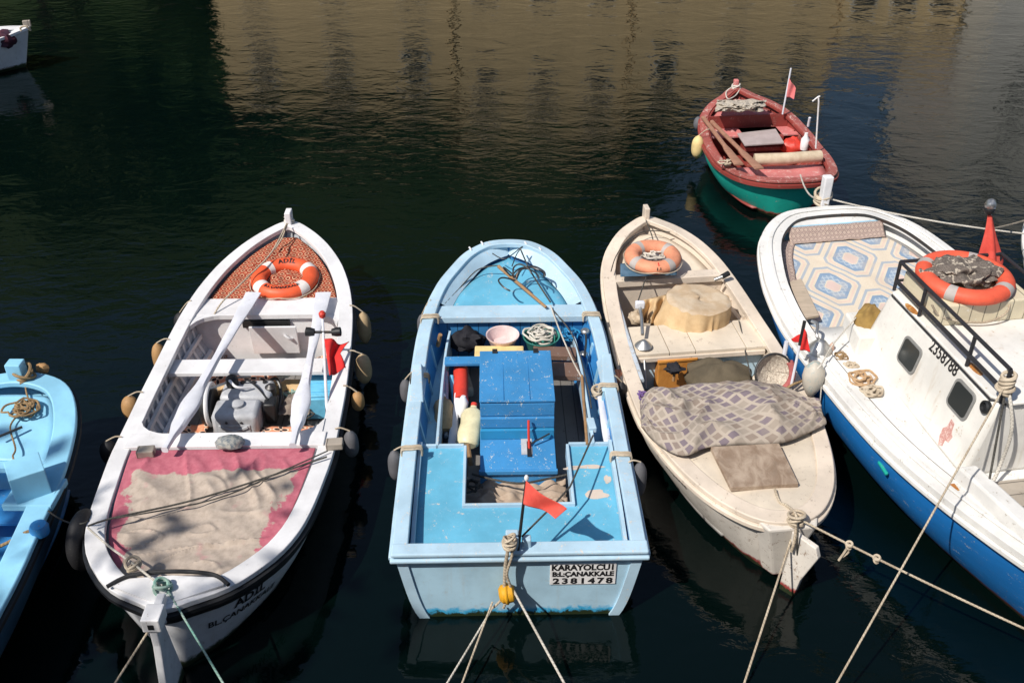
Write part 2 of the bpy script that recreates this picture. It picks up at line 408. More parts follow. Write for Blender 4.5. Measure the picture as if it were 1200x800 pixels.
    def hull_text(s, body, size, x, z, side, mat, bold=.0, name='lettering', off=.006):
        """letters laid along the planking, spaced by distance along the hull, z below the rail"""
        v, f = text_geo(body, size, bold); vs = []
        def P_(xx, dz): zz = s.z(xx) - dz; return s.pt(xx, s.tz(xx, zz), side, off)
        xx = x; tab = [(0, x)]
        for sg in (1, -1):
            xx, d, last = x, 0, P_(x, z)
            while abs(d) < 1.2 and .01 < xx < s.L - .01:
                xx += sg * .005; q = P_(xx, z); d += sg * (q - last).length; last = q; tab.append((d, xx))
        tab.sort(); ds, xs_ = [t[0] for t in tab], [t[1] for t in tab]
        for p in v: vs.append(P_(float(np.interp(p.x * (-1 if side > 0 else 1), ds, xs_)), z - p.y))
        return G().add(vs, f).build(name, mat, s.root, smooth=False)

# ------------------------------------------------------------------ materials
WHITE = (.80, .79, .78)
m_white = paint('white_boat_paint', (.75, .745, .75), (.36, .31, .25), .22, dirt=.30)
m_white_hull = paint('white_hull_paint', (.70, .71, .73), (.34, .3, .25), .32, dirt=.5, streak=.5, slime=(.05, .07, .035))
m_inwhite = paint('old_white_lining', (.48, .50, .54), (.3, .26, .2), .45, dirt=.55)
m_lblue = paint('light_blue_paint', (.30, .55, .70), (.55, .52, .45), .30, dirt=.30)
m_lblue_hull = paint('light_blue_hull', (.40, .60, .73), (.5, .5, .46), .25, dirt=.35, streak=.22, slime=(.05, .36, .62))
m_pblue = paint('pale_blue_paint', (.43, .60, .72), (.62, .60, .56), .42, dirt=.38)
m_dblue = paint('deep_blue_paint', (.035, .22, .52), (.30, .34, .36), .33, dirt=.3)
m_dblue_pl = paint('deep_blue_planks', (.03, .20, .46), (.30, .34, .36), .25, dirt=.3, plank=(1, .11))
m_mblue = paint('medium_blue_box_paint', (.05, .245, .52), (.40, .50, .57), .43, dirt=.5, dirtc=(.03, .12, .25))
m_skyblue = paint('sky_blue_deck_paint', (.13, .43, .61), (.60, .54, .46), .36, dirt=.30, dirtc=(.40, .60, .72))
m_cream = paint('cream_boat_paint', (.71, .61, .50), (.40, .33, .26), .38, dirt=.42)
m_cream_pl = paint('cream_planks', (.69, .60, .48), (.36, .3, .24), .36, dirt=.45)
m_cream_hull = paint('cream_hull_paint', (.72, .67, .60), (.36, .28, .22), .45, dirt=.65, streak=.5, slime=(.30, .05, .045))
m_offw = paint('cabin_white_paint', (.75, .73, .68), (.46, .34, .2), .26, dirt=.34, scale=.8, streak=.5)
m_offw_rail = paint('chalky_white_paint', (.73, .72, .69), (.40, .36, .3), .36, dirt=.4)
m_royal = paint('royal_blue_hull', (.012, .16, .47), (.45, .5, .52), .34, dirt=.4, slime=(.13, .035, .02), stretch=(.5, 1, 2))
m_roofc = paint('cream_roof_paint', (.78, .70, .52), (.5, .36, .2), .3, dirt=.4)
m_red = paint('faded_red_paint', (.35, .095, .08), (.52, .36, .32), .55, dirt=.5, dirtc=(.52, .26, .22))
m_redin = paint('red_lining_paint', (.27, .05, .04), (.4, .2, .16), .4, dirt=.4)
m_pink = paint('sunbleached_red_deck', (.62, .20, .19), (.7, .5, .45), .5, dirt=.5, dirtc=(.70, .44, .40))
m_green = paint('sea_green_hull', (.015, .42, .33), (.3, .4, .35), .3, dirt=.3, slime=(.30, .07, .05))
m_tan_bd = paint('bare_grey_boards', (.40, .35, .29), (.2, .16, .12), .4, dirt=.5, plank=(0, .14))
m_floor = paint('bilge_boards', (.20, .19, .18), (.1, .09, .08), .4, dirt=.5, plank=(1, .12))
m_brownpl = paint('worn_brown_board', (.19, .115, .085), (.34, .36, .38), .45, dirt=.5, stretch=(1, .25, 1))
m_plywood = wood('weathered_plywood', (.42, .33, .25), (.23, .16, .11), (3, 1.6, 3), .8)
m_wood = wood('bare_wood', (.36, .21, .10), (.26, .15, .07))
m_owood = wood('orange_varnished_wood', (.60, .27, .06), (.46, .18, .035), (2, 10, 2), .45)
m_oarw = paint('white_oar_paint', (.70, .71, .76), (.45, .40, .34), .3, dirt=.35)
m_oarg = paint('blue_grey_oar', (.50, .56, .62), (.4, .36, .3), .45, dirt=.5)
m_oarb = wood('brown_oar_wood', (.38, .20, .13), (.28, .14, .09))
m_black = plastic('black_paint', (.015, .016, .018), .45, .3)
m_rubber = plastic('black_rubber', (.016, .016, .018), .6, .5)
m_orange = plastic('orange_lifebuoy_shell', (.78, .11, .035), .5, .5, 6)
m_orange2 = plastic('red_orange_lifebuoy_shell', (.74, .11, .055), .55, .55, 6)
m_salmon = plastic('bleached_salmon_shell', (.72, .29, .165), .65, .6, 7)
m_bandw = cloth('white_reflective_band', (.78, .74, .70), (.66, .6, .56))
m_bandg = cloth('grey_reflective_band', (.46, .42, .39), (.36, .33, .31))
def rope_mat(name, c1, c2):
    m = Mat(name, .9, .15); u, v, _ = m.comp('UV'); st = ((u * 210) + v * 6.2832 * 1.0).sin() * .5 + .5; n = m.noise(7, 4, .6); f = m.noise(90, 2)
    k = m.mix(c1, c2, n.step(.35, .7)); k = m.mix(k, mul(c1, .45), (st.step(.75, 1.0)) * .8); k = m.mix(k, mul(c2, .6), f.step(.55, .75) * .6)
    m.color(k); m.bump(st * -.6 + f * .4, .6, .004); return m.m
m_rope = rope_mat('pale_rope', (.54, .46, .35), (.36, .29, .21)); m_ropew = rope_mat('white_rope', (.64, .60, .53), (.44, .41, .35))
m_roped = rope_mat('dark_rope', (.10, .095, .085), (.05, .05, .045)); m_ropet = rope_mat('tarred_brown_rope', (.34, .23, .12), (.20, .13, .07)); m_ropeg = rope_mat('green_rope', (.34, .44, .38), (.14, .34, .28))
m_tanf = plastic('tan_fender_plastic', (.42, .24, .10), .6, .7)
m_creamf = plastic('cream_fender_plastic', (.44, .32, .18), .6, .6)
m_greyf = plastic('grey_fender_rubber', (.12, .12, .13), .7, .5)
m_yell = plastic('yellow_float_plastic', (.66, .33, .015), .55, .45)
m_jug = plastic('cloudy_jerrycan_plastic', (.66, .60, .38), .4, .2)
m_redp = plastic('red_plastic', (.62, .05, .03), .4, .3)
m_redflag = cloth('red_flag_cloth', (.72, .045, .04), (.60, .03, .03), 6)
m_redflag2 = cloth('bleached_red_flag_cloth', (.78, .12, .09), (.66, .08, .06), 6)
m_pinkflag = cloth('pink_flag_cloth', (.74, .24, .24), (.62, .17, .17), 6)
m_steel = metal('galvanised_steel', (.46, .46, .45), .4, .3)
m_chrome = metal('dull_chrome', (.50, .50, .48), .42, .35)
m_iron = metal('dark_iron', (.09, .09, .09), .5, .6)
m_blackrail = plastic('black_railing_paint', (.022, .022, .026), .5, .5)
m_greym = plastic('grey_engine_enamel', (.46, .47, .49), .35, .3)
m_tarp = cloth('tan_tarpaulin', (.62, .45, .26), (.50, .34, .18), 5)
m_tarptop = cloth('dusty_tan_cover', (.56, .46, .34), (.46, .34, .22), 7)
m_sand = cloth('sandy_sackcloth', (.44, .35, .27), (.34, .26, .20), 6)
m_khaki = cloth('khaki_canvas', (.13, .105, .07), (.085, .07, .048), 4)
m_sack = cloth('mustard_sack', (.34, .22, .07), (.22, .14, .05), 7)
m_darkcl = cloth('dark_bag_cloth', (.03, .03, .035), (.015, .015, .02), 8)
m_bluecl = cloth('slate_blue_cloth', (.06, .12, .18), (.10, .17, .24), 8)
m_net = cloth('grey_striped_net', (.15, .12, .105), (.28, .235, .19), 9, bump=.8)
m_netw = cloth('pale_fishing_net', (.64, .58, .48), (.30, .25, .20), 60, bump=.9)
m_basin = plastic('pink_basin_plastic', (.72, .55, .53), .4, .1)
m_gbasin = plastic('green_basin_plastic', (.04, .24, .20), .4, .2)
m_foam = plastic('yellow_foam_slab', (.76, .57, .25), .8, .3)
m_glass = Mat('dark_window_glass', .15, .35).color((.025, .03, .03)).m
m_winframe = plastic('grey_window_rubber', (.24, .24, .23), .5, .4)
m_letter = flat('black_lettering', (.012, .012, .014), .5)
m_letterr = flat('red_lettering', (.6, .03, .02), .5)
m_plate = plastic('white_number_plate', (.80, .79, .78), .5, .1)
m_crate = plastic('light_blue_crate_plastic', (.15, .50, .72), .45, .2)
m_pinkdecal = paint('flaking_pink_patch', (.62, .30, .26), (.75, .6, .54), .7, dirt=.6, dirtc=(.5, .16, .13), scale=2.5)
m_rust = paint('rust_stain', (.40, .15, .03), (.6, .36, .14), .6, dirt=.5, scale=2)
m_stonec = cloth('flowery_grey_cushion', (.10, .13, .16), (.38, .37, .33), 22)

def rug_red():
    m = Mat('red_medallion_carpet', .95, .1); u, v, _ = m.comp('UV'); A = .075
    a, b = (u / A).fract() - .5, (v / A).fract() - .5; d = (a * a + b * b).sqrt()
    a2, b2 = (u / A + .5).fract() - .5, (v / A + .5).fract() - .5; d2 = (a2 * a2 + b2 * b2).sqrt()
    n = m.noise(60, 2, which='UV'); n0 = m.noise(3, 3, which='UV')
    k = m.mix((.28, .045, .026), (.38, .080, .042), n.step(.35, .65))
    k = m.mix(k, (.60, .42, .26), d.band(.24, .34)); k = m.mix(k, (.09, .02, .018), d.band(.08, .17))
    k = m.mix(k, (.62, .36, .22), d2.band(.10, .17)); k = m.mix(k, (.14, .025, .02), (a.abs() + b.abs()).band(.44, .50))
    k = m.mix(k, (.22, .07, .04), n0.step(.5, .7) * .55)
    m.color(k); m.bump(n, .3, .004); return m.m
def rug_blue():
    m = Mat('cream_and_blue_carpet', .95, .1); u, v, _ = m.comp('UV')      # u along boat, v across, metres
    n = m.noise(90, 2, which='UV'); n0 = m.noise(4, 4, which='UV')
    k = m.mix((.62, .53, .40), (.70, .62, .50), n.step(.35, .65))
    pu, pv = u / .92, v / .80
    def med(ou, ov, k):
        a, b = ((pu + ou).fract() - .5).abs(), ((pv + ov).fract() - .5).abs()
        d = (a * .95 + b * 1.15).max(a.max(b) * 1.25)
        k = m.mix(k, (.30, .37, .45), d.band(.43, .48)); k = m.mix(k, (.66, .50, .42), d.band(.36, .40))
        k = m.mix(k, (.12, .25, .42), d.band(.26, .32)); k = m.mix(k, (.34, .45, .55), d.band(.15, .26))
        cell = ((a * 18).fract().band(.15, .85)) * ((b * 16).fract().band(.15, .85)); k = m.mix(k, (.10, .22, .40), cell * d.band(.15, .26) * .7)
        return m.mix(k, (.62, .46, .42), d < .13)
    k = med(.42, .5, k); k = med(.92, .0, k)
    k = m.mix(k, m.mix(k, (.55, .44, .33), 1.0), n0.step(.45, .7) * .4)
    k = m.mix(k, (.56, .50, .42), .22)
    m.color(k); m.bump(n, .3, .004); return m.m
def rug_border():
    m = Mat('brown_lattice_carpet_border', .95, .1); u, v, _ = m.comp('UV'); A = .06
    a, b = (u / A).fract() - .5, (v / A).fract() - .5; n = m.noise(80, 2, which='UV'); d = a.abs() + b.abs()
    k = m.mix((.40, .30, .25), (.50, .40, .33), n.step(.35, .65)); k = m.mix(k, (.15, .10, .11), d.band(.38, .50)); k = m.mix(k, (.20, .13, .13), d < .14)
    m.color(k); m.bump(n, .3, .004); return m.m
def checker_blanket():
    m = Mat('purple_grey_checked_blanket', .95, .1); u, v, _ = m.comp('UV'); A = .085
    r = lambda p, q: (p * .82 + q * .57, q * .82 - p * .57)
    p, q = r(u / A, v / A); h = m.white(p.floor(), q.floor()); a, b = (p.fract() - .5).abs(), (q.fract() - .5).abs(); e = a.max(b)
    n = m.noise(120, 2, which='UV'); n0 = m.noise(5, 4)
    k = m.mix((.25, .20, .165), (.19, .155, .175), h.step(.30, .34)); k = m.mix(k, (.31, .265, .22), h > .66)
    k = m.mix(k, (.39, .335, .28), e > .36); k = m.mix(k, mul((.42, .36, .29), .8), n0.step(.45, .75) * .45)
    m.color(k); m.bump(n * .5 + e * -.3, .3, .004); return m.m
def floral():
    m = Mat('orange_flower_cloth', .95, .1); u, v, _ = m.comp(); A = .17
    a, b = ((u + v * .3) / A).fract() - .5, ((v + .04) / A).fract() - .5; d = (a * a + b * b).sqrt(); th = a.atan2(b); pet = (th * 2).cos().abs()
    n = m.noise(40, 3); k = m.mix((.70, .24, .12), (.72, .36, .22), n.step(.3, .7)); f = d - pet * .44
    k = m.mix(k, (.74, .60, .45), f < .02); k = m.mix(k, (.05, .03, .03), (f < -.07) * (d > .07)); m.color(k); m.bump(n, .2, .004); return m.m
def pink_cloth():
    m = Mat('stained_pink_and_tan_sheet', .92, .1); u, v, _ = m.comp('UV'); n = m.noise(3.2, 5, .6, which='UV'); n2 = m.noise(14, 5, .7, which='UV')
    e = v.abs() + (n - .5) * .5                                            # v: metres from the keel line, u: metres from the stern
    e = e + (n2 - .5) * .10; side = (e - u * .16).step(.415, .445); front = (u + (n - .5) * .35).step(1.62, 1.65)
    k = m.mix((.46, .385, .32), (.35, .29, .24), n2.step(.35, .7)); k = m.mix(k, (.50, .24, .25), m.noise(4.5, 3, .5, which='UV').step(.60, .74) * .6)
    pk = m.mix((.50, .14, .19), (.40, .09, .135), n2.step(.3, .7)); k = m.mix(k, pk, (side.max(front)) * .92)
    m.color(k); m.bump(n2, .25, .006); return m.m
def net_stripe():
    m = Mat('grey_net_with_pale_stripes', .95, .1); u, v, z = m.comp(); n = m.noise(5, 4, .6, dist=1.0); f = m.noise(90, 2)
    q = ((u * 3.0 + v * 4.5 + n * 2.4) * 1.6).fract(); k = m.mix((.10, .085, .075), (.17, .145, .125), f.step(.35, .65)); k = m.mix(k, (.42, .37, .30), q.band(.0, .16)); m.color(k); m.bump(n * .6 + f * .4, .7, .01); return m.m
m_netstripe = net_stripe()
m_rugred, m_rugblue, m_rugb, m_check, m_floral, m_pinkc = rug_red(), rug_blue(), rug_border(), checker_blanket(), floral(), pink_cloth()

# ------------------------------------------------------------------ water, far shore, near quay
def water_mat():
    m = Mat('harbour_water', .03, .5); m.b.inputs['IOR'].default_value = 1.333
    m.color((.0007, .0034, .0030))
    a = m.noise(1.15, 3, .55, (1, 1.35, 1), dist=.5); b = m.noise(3.7, 4, .55, (.8, 1.6, 1), dist=.6); c = m.noise(15, 2, .5, (.8, 1.5, 1)); patch = m.noise(.16, 2)
    amp = patch.step(.35, .62) * .75 + .25
    m.bump(a * 1.0 + b * amp * .42 + c * amp * .06, .22, .075); return m.m
wt = G().grid(lambda u, v: Vector((-600 + 1200 * u, -300 + 1200 * v, 0)), 12, 12).build('water', water_mat(), smooth=False); wt['kind'] = 'structure'

def stone_mat(name, c, c2, bw=.9, bh=.42):
    m = Mat(name, .9, .2); n = m.noise(2.2, 5, .65); n2 = m.noise(.35, 3)
    br = m.nt.nodes.new('ShaderNodeTexBrick'); br.inputs['Scale'].default_value = 1; br.inputs['Brick Width'].default_value = bw; br.inputs['Row Height'].default_value = bh; br.inputs['Mortar Size'].default_value = .018
    br.inputs['Color1'].default_value = (*c, 1); br.inputs['Color2'].default_value = (*c2, 1); br.inputs['Mortar'].default_value = (*mul(c, .55), 1)
    x, y, z = m.comp(); cb = m.nt.nodes.new('ShaderNodeCombineXYZ'); m.nt.links.new((x + y).k, cb.inputs[0]); m.nt.links.new(z.k, cb.inputs[1]); m.nt.links.new(cb.outputs[0], br.inputs['Vector'])
    k = m.mix(br.outputs[0], mul(c, .6), n.step(.45, .75) * .5); k = m.mix(k, mul(c2, 1.15), n2.step(.5, .7) * .5); m.color(k); m.bump(n, .5, .03); return m.m
m_stone = stone_mat('tan_stone', (.72, .55, .31), (.66, .50, .28)); m_stone2 = stone_mat('pale_grey_stone', (.68, .66, .60), (.60, .58, .53)); m_quay = stone_mat('quay_stone', (.30, .27, .23), (.25, .23, .2))
m_earth = cloth('dry_grass_ground', (.14, .14, .06), (.20, .17, .10), .6)
m_roof = cloth('terracotta_roof', (.36, .15, .08), (.28, .11, .06), 3)
m_darkin = flat('dark_window_opening', (.02, .02, .02), .4)
m_bark = wood('bark', (.12, .09, .065), (.07, .05, .035), (6, 6, 1), .95)

g = G().box((0, 340, .2), (1400, 600, 2.0)); bank = g.build('ground', m_earth, smooth=False); bank['kind'] = 'structure'
qw = G().box((0, 39.6, .3), (1400, .8, 2.4)).build('quay_wall', m_quay, smooth=False, bevel=.03); tag(qw, 'long low stone quay wall along the far shore', 'wall')
nq = G().box((0, -6.1, 1.9), (90, 12, 5.2)).build('quay', m_quay, smooth=False, bevel=.05); tag(nq, 'high stone quay at the near end of the mooring ropes', 'quay')

def hill_fn(u, v):
    x = -230 + 460 * u; y = 66 + 46 * v; gap = math.exp(-((x - 16 * (y / 47)) / 15) ** 2)
    return Vector((x, y, 1 + (52 * (math.sin(min(1, v * 1.25) * math.pi / 2) ** .8) + 6 * mn.noise(Vector((x * .03, y * .03, 0))) + 2.5 * mn.noise(Vector((x * .15, y * .15, 2)))) * (1 - .95 * gap) * (1 if v > 0 else 0)))
m_scrub = cloth('dark_scrub', (.026, .058, .017), (.06, .08, .03), .12)
hl_ = G().grid(hill_fn, 110, 30).build('hills', m_scrub); hl_['kind'] = 'structure'
def building(x, y, wd, dp, h, mat, label, roofh=1.2, floors=2, bays=3, group=None):
    t = thing('stone_building', label, 'building', (x, y, 1.2), 0, group)
    G().box((0, dp / 2, h / 2), (wd, dp, h)).build('wall', mat, t, smooth=False)
    rg = G(); e = .35; rg.add([(-wd/2-e, -e, h), (wd/2+e, -e, h), (wd/2+e, dp+e, h), (-wd/2-e, dp+e, h), (-wd/2+1, dp/2, h+roofh), (wd/2-1, dp/2, h+roofh)], [(0, 1, 5, 4), (1, 2, 5), (2, 3, 4, 5), (3, 0, 4), (3, 2, 1, 0)])
    rg.build('roof', m_roof, t, smooth=False)
    for i in range(floors):
        for j in range(bays):
            cx = -wd / 2 + (j + .5) * wd / bays; cz = (i + .5) * h / floors + .1; f = G().box((cx, -.03, cz), (1.15, .1, 1.6)).build('window', m_stone2, t, smooth=False)
            G().box((cx, -.085, cz), (.95, .02, 1.4)).build('pane', m_darkin, f, smooth=False)
    return t
building(-7.9, 45.2, 10.5, 8, 9.0, m_stone, 'long low sandstone house on the far shore, nearest the dark trees', .9, 2, 3)
building(1.4, 45.0, 7.8, 8, 10.8, m_stone, 'tallest tan stone house in the middle of the far shore')
building(9.9, 44.8, 9.0, 8, 9.2, m_stone, 'tan stone house with three window bays, right of the tallest one', 1, 2, 3)
building(17.1, 44.6, 5.2, 8, 6.6, m_stone, 'narrow single storey tan house on the far shore', .8, 1, 3)
building(23.6, 42, 7.2, 9, 14.5, m_stone2, 'tall pale grey stone house at the right end of the far shore', 1.2, 3, 2)

def leaf_mat(name, c):
    m = Mat(name, .65, .25); n = m.noise(.9, 3); n2 = m.noise(6, 2); k = m.mix(mul(c, .55), mul(c, 1.35), n.step(.3, .7)); m.color(m.mix(k, (c[0] * 1.6, c[1] * 1.3, c[2]), n2.step(.5, .8) * .5))
    return m.m
m_leaf1 = leaf_mat('dark_leaves', (.045, .10, .025)); m_leaf2 = leaf_mat('olive_leaves', (.075, .115, .035))
def leaves(seed, blobs, n, size):
    rnd = random.Random(seed); vs, fs = [], []
    for _ in range(n):
        bx, by, bz, br = rnd.choice(blobs); d = Vector((rnd.gauss(0, 1), rnd.gauss(0, 1), rnd.gauss(0, .8))).normalized() * (br * rnd.uniform(.45, 1.05)); c = Vector((bx, by, bz)) + d
        a = Vector((rnd.uniform(-1, 1), rnd.uniform(-1, 1), rnd.uniform(-.6, .6))).normalized(); b = a.orthogonal().normalized(); b = Matrix.Rotation(rnd.uniform(0, 6.28), 3, a) @ b; s_ = size * rnd.uniform(.6, 1.3); i = len(vs)
        vs += [c - a * s_, c + b * s_ * .5, c + a * s_, c - b * s_ * .5]; fs.append((i, i + 1, i + 2, i + 3))
    return vs, fs
def tree_proto(seed, h, r, n, mat, size=.45, label='', group=None, zbase=.32):
    rnd = random.Random(seed); t = thing('broadleaf_tree', label, 'tree', (0, 0, 0), 0, group)
    blobs = [(rnd.uniform(-r, r) * .75, rnd.uniform(-r, r) * .6, h * rnd.uniform(zbase + .1, .9), r * rnd.uniform(.28, .52)) for _ in range(14)]
    tr = G(); tr.tube([(0, 0, 0), (.1, 0, h * .25), (-.1, .1, h * .5), (0, 0, h * .8)], [.32, .25, .17, .05], 8)
    for b in blobs[:9]: tr.tube(cr([(0, 0, h * .3), (b[0] * .5, b[1] * .5, (h * .3 + b[2]) * .55), b[:3]], 3), [.13] + [.08] * 5 + [.03], 6)
    tr.build('trunk', m_bark, t)
    g = G(); g.add(*leaves(seed, blobs, n, size)); g.build('crown', mat, t, smooth=False); return t
def copy_tree(o, parent=None):
    c = o.copy(); col.objects.link(c); c.parent = parent
    for ch in list(o.children): copy_tree(ch, c)
    return c
pA = tree_proto(3, 14, 5.2, 3600, m_leaf1, .5, 'dark broadleaf tree among the houses across the water', 'trees along the far shore')
pB = tree_proto(9, 15, 4.6, 3600, m_leaf2, .45, 'dark broadleaf tree among the houses across the water', 'trees along the far shore')
spots = [(-17.8, 51, 1.1), (-23, 50, 1.15), (-27.5, 49, 1.2), (-33, 50, 1.2), (-19, 57, 1.35), (-25, 59, 1.4), (-11, 57, 1.18), (-3.5, 58, 1.22), (4.5, 57, 1.2), (11.5, 59, 1.05), (-7.5, 63, 1.42), (1, 64, 1.4), (-36, 46, 1.2), (33, 50, 1.1), (35, 58, 1.3), (28, 60, 1.15)]
for i, (x, y, s_) in enumerate(spots):
    o = (pA, pB)[i % 2] if i < 2 else copy_tree((pA, pB)[i % 2])
    o.matrix_basis = Matrix.Translation((x, y, 1.2)) @ Matrix.Rotation(i * 1.7, 4, 'Z') @ Matrix.Scale(s_, 4)
# the tree on the near quay whose branches dapple the two boats at the left
t = tree_proto(21, 7.4, 2.6, 270, m_leaf2, .18, 'leafy tree on the near quay shading the two left boats'); t.matrix_basis = Matrix.Translation((-9.2, -.5, 4.5))

# ------------------------------------------------------------------ small kits used on several boats
def lifebuoy(label, c, Rr, r, mat, band, tilt=(0, 0, 0), bands=(45, 135, 225, 315), bw=13, texts=(), rope=True, name='lifebuoy'):
    M = Matrix.Rotation(tilt[2], 4, 'Z') @ Matrix.Rotation(tilt[0], 4, 'X') @ Matrix.Rotation(tilt[1], 4, 'Y'); t = thing(name, label, 'lifebuoy', c)
    G().torus((0, 0, 0), Rr, r, 64, 16, M).build('ring', mat, t)
    for a in bands: G().torus((0, 0, 0), Rr, r * 1.03, 6, 16, M, R(a - bw), R(a + bw)).build('band', band, t)
    if rope:
        pts = []
        for k in range(48):
            a = 2 * math.pi * k / 48; q = abs(math.sin(a * 2 - R(90) * 0)) ; pts.append(M @ Vector(((Rr + r * (1.02 + .22 * q)) * math.cos(a), (Rr + r * (1.02 + .22 * q)) * math.sin(a), -.01 - .02 * q)))
        G().tube(pts, .006, 6, closed=True).build('grab_rope', m_rope, t)
    for body, size, deg, phi, m_ in texts:
        v, f = text_geo(body, size, .003, 1.1); vs = []
        flip = 1 if deg >= 0 else -1
        for p in v:
            rad = Rr + r * math.cos(phi) * 1.0; a = R(abs(deg)) - p.x / rad if flip > 0 else -R(abs(deg)) + p.x / rad; ph = phi + (-p.y / r) * (1 if flip > 0 else -1)
            vs.append(M @ Vector(((Rr + r * 1.012 * math.cos(ph)) * math.cos(a), (Rr + r * 1.012 * math.cos(ph)) * math.sin(a), r * .87 * math.sin(ph))))
        G().add(vs, f).build('lettering', m_, t, smooth=False)
    return t
def oar(label, a, b, prof, mat, group=None, up=(0, 0, 1)):
    """prof: (fraction, half width, half thickness) from blade tip a to handle b"""
    a, b = Vector(a), Vector(b); t = (b - a).normalized(); s_ = t.cross(Vector(up)).normalized(); u = s_.cross(t); n = 10; vs = []
    pr = []
    for (f0, w0, h0), (f1, w1, h1) in zip(prof[:-1], prof[1:]):
        for k in range(5): q = k / 5; q2 = q * q * (3 - 2 * q); pr.append((f0 + (f1 - f0) * q, w0 + (w1 - w0) * q2, h0 + (h1 - h0) * q2))
    pr.append(prof[-1])
    for f_, w_, h_ in pr:
        for k in range(n):
            q = 2 * math.pi * (k + .5) / n; cx, sx = math.cos(q), math.sin(q); e = .6
            vs.append(a.lerp(b, f_) + s_ * (w_ * math.copysign(abs(cx) ** e, cx)) + u * (h_ * math.copysign(abs(sx) ** e, sx)))
    m = len(pr); g = G().add(vs, [(i * n + k, i * n + (k + 1) % n, (i + 1) * n + (k + 1) % n, (i + 1) * n + k) for i in range(m - 1) for k in range(n)] + [tuple(range(n - 1, -1, -1)), tuple((m - 1) * n + k for k in range(n))])
    return tag(g.build('oar', mat), label, 'oar', group)
def fender(label, top, bot, r, mat, rope_to=None, group=None, knob=True):
    """sausage fender hanging on its lanyard"""
    top, bot = Vector(top), Vector(bot); t = thing('fender', label, 'fender', bot, 0, group); ax = top - bot; h = ax.length; pr = []
    for k in range(13):
        f = k / 12; pr.append((r * max(.16, (1 - abs(2 * f - 1) ** 2.6)) ** .62 if 0 < f < 1 else r * .12, h * f))
    G().lathe(pr, (0, 0, 0), ax, 14).build('body', mat, t)
    if rope_to is not None: G().tube(cr([top - bot, (top.lerp(Vector(rope_to), .6) + Vector((0, 0, .02)) - bot), Vector(rope_to) - bot], 4), .007, 6).build('lanyard', m_rope, t)
    return t
def rope(label, pts, r=.009, mat=None, name='rope', smooth=True, group=None, cat='rope'):
    return tag(G().tube(cr(pts, 6) if smooth else pts, r, 8, uv=True).build(name, mat or m_rope), label, cat, group)
def mooring(label, S, px, py, Yq, r=.011, mat=None, zend=None, sg=.03, Yend=.0):
    r *= .8
    S = Vector(S); Q = at_y(px, py, Yq); k = (S.y - Yend) / (S.y - Q.y); E = S + (Q - S) * k
    return rope(label, sag(S, E, sg, 24), r, mat or m_rope, 'mooring_rope', False)
def flag_cloth(t, corners, mat, rip=.03, fold=2.0, name='flag', notch=0):
    A, B, C, D = [Vector(c) for c in corners]      # hoist top, hoist bottom, fly bottom, fly top
    nrm = (B - A).cross(D - A).normalized()
    f = lambda u, v: A.lerp(B, v).lerp(D.lerp(C, v), u * (1 - notch * (1 - abs(2 * v - 1)))) + nrm * rip * math.sin(u * 3.14 * fold + v * 2) * u ** .5
    return G().grid(f, 24, 16).build(name, mat, t, world=True, solid=.004)
def knot(pts_c, r, mat, n=3, seed=0, rr=.012):
    g = G(); rnd = random.Random(seed); c = Vector(pts_c)
    for i in range(n):
        M_ = Matrix.Rotation(rnd.uniform(-.6, .6), 4, 'X') @ Matrix.Rotation(rnd.uniform(-.6, .6), 4, 'Y')
        g.torus(c + Vector((0, 0, (i - n / 2) * rr * 1.7)), r * rnd.uniform(.85, 1.12), rr, 18, 6, M_, flat=1)
    return g

# ================================================================== boat 1: white double-ender with the red carpet
b1 = Boat('wooden_boat', 'white wooden rowing boat with red carpet on its foredeck and pink sheet aft', (-2.63, 10.66, .95), (-2.50, 4.92, .75),
          [(.07, .20), (.2, .43), (.4, .62), (.65, .78), (.95, .88), (1.45, .95), (2.0, .99), (2.6, .99), (3.3, .97), (3.95, .93), (4.4, .865), (4.85, .74), (5.25, .545), (5.5, .36), (5.64, .22)],
          (.75, .62, .97), group='moored wooden boats', p=2.6)
B = b1
B.shell('hull', m_white_hull)
B.rail('gunwale', m_white, [(.02, 0), (-.13, .004), (-.13, -.05), (.02, -.05)], bevel=.006)
B.rail('rub_strake', m_black, [(.022, -.055), (.05, -.06), (.05, -.095), (.0, -.10), (.0, -.055)])
B.rail('stripe', m_black, [(-.008, -.135), (.012, -.14), (.012, -.165), (-.02, -.165)])
B.shell('lining', m_inwhite, .02, .82, -.07)
B.deck('floor', m_floor, .6, 5.0, .10, .20, .02)
xb = B.loc(335, 372, .66).x; xf = B.loc(330, 349, .70).x            # front beam
B.thwart('front_beam', m_white, xb, xf, .70, .06, .08)
xt0, xt1 = B.loc(300, 437, .56).x, B.loc(300, 421, .56).x
B.thwart('thwart', m_white, xt0, xt1, .57, .045, .06)
xa0, xa1 = B.loc(290, 524, .62).x, B.loc(290, 508, .62).x
B.thwart('aft_beam', m_white, xa0, xa1, .64, .07, .08)
for sd in (1, -1):      # rounded knees where the beams meet the sides
    for x_, dr, z_ in ((xb, -1, .698), (xa1, 1, .638)):
        y0 = B.bi(x_, .12); G().prism([(x_ + dr * a, sd * (y0 - b_)) for a, b_ in ((0, 0), (0, .26), (.012 * 1, .20), (.05, .11), (.11, .045), (.20, .0))][::1], z_ - .05, z_ - .003).build('knee', m_white, B.root, smooth=False)
B.deck('foredeck', m_inwhite, xf, B.L - .22, lambda x, y: B.z(x) - .12, .12, .02)
B.deck('aft_deck', m_inwhite, .3, xa0, .585, .12, .02)
B.bulk('bulkhead', m_white, xb + .05, .10, .64, inset=.08)
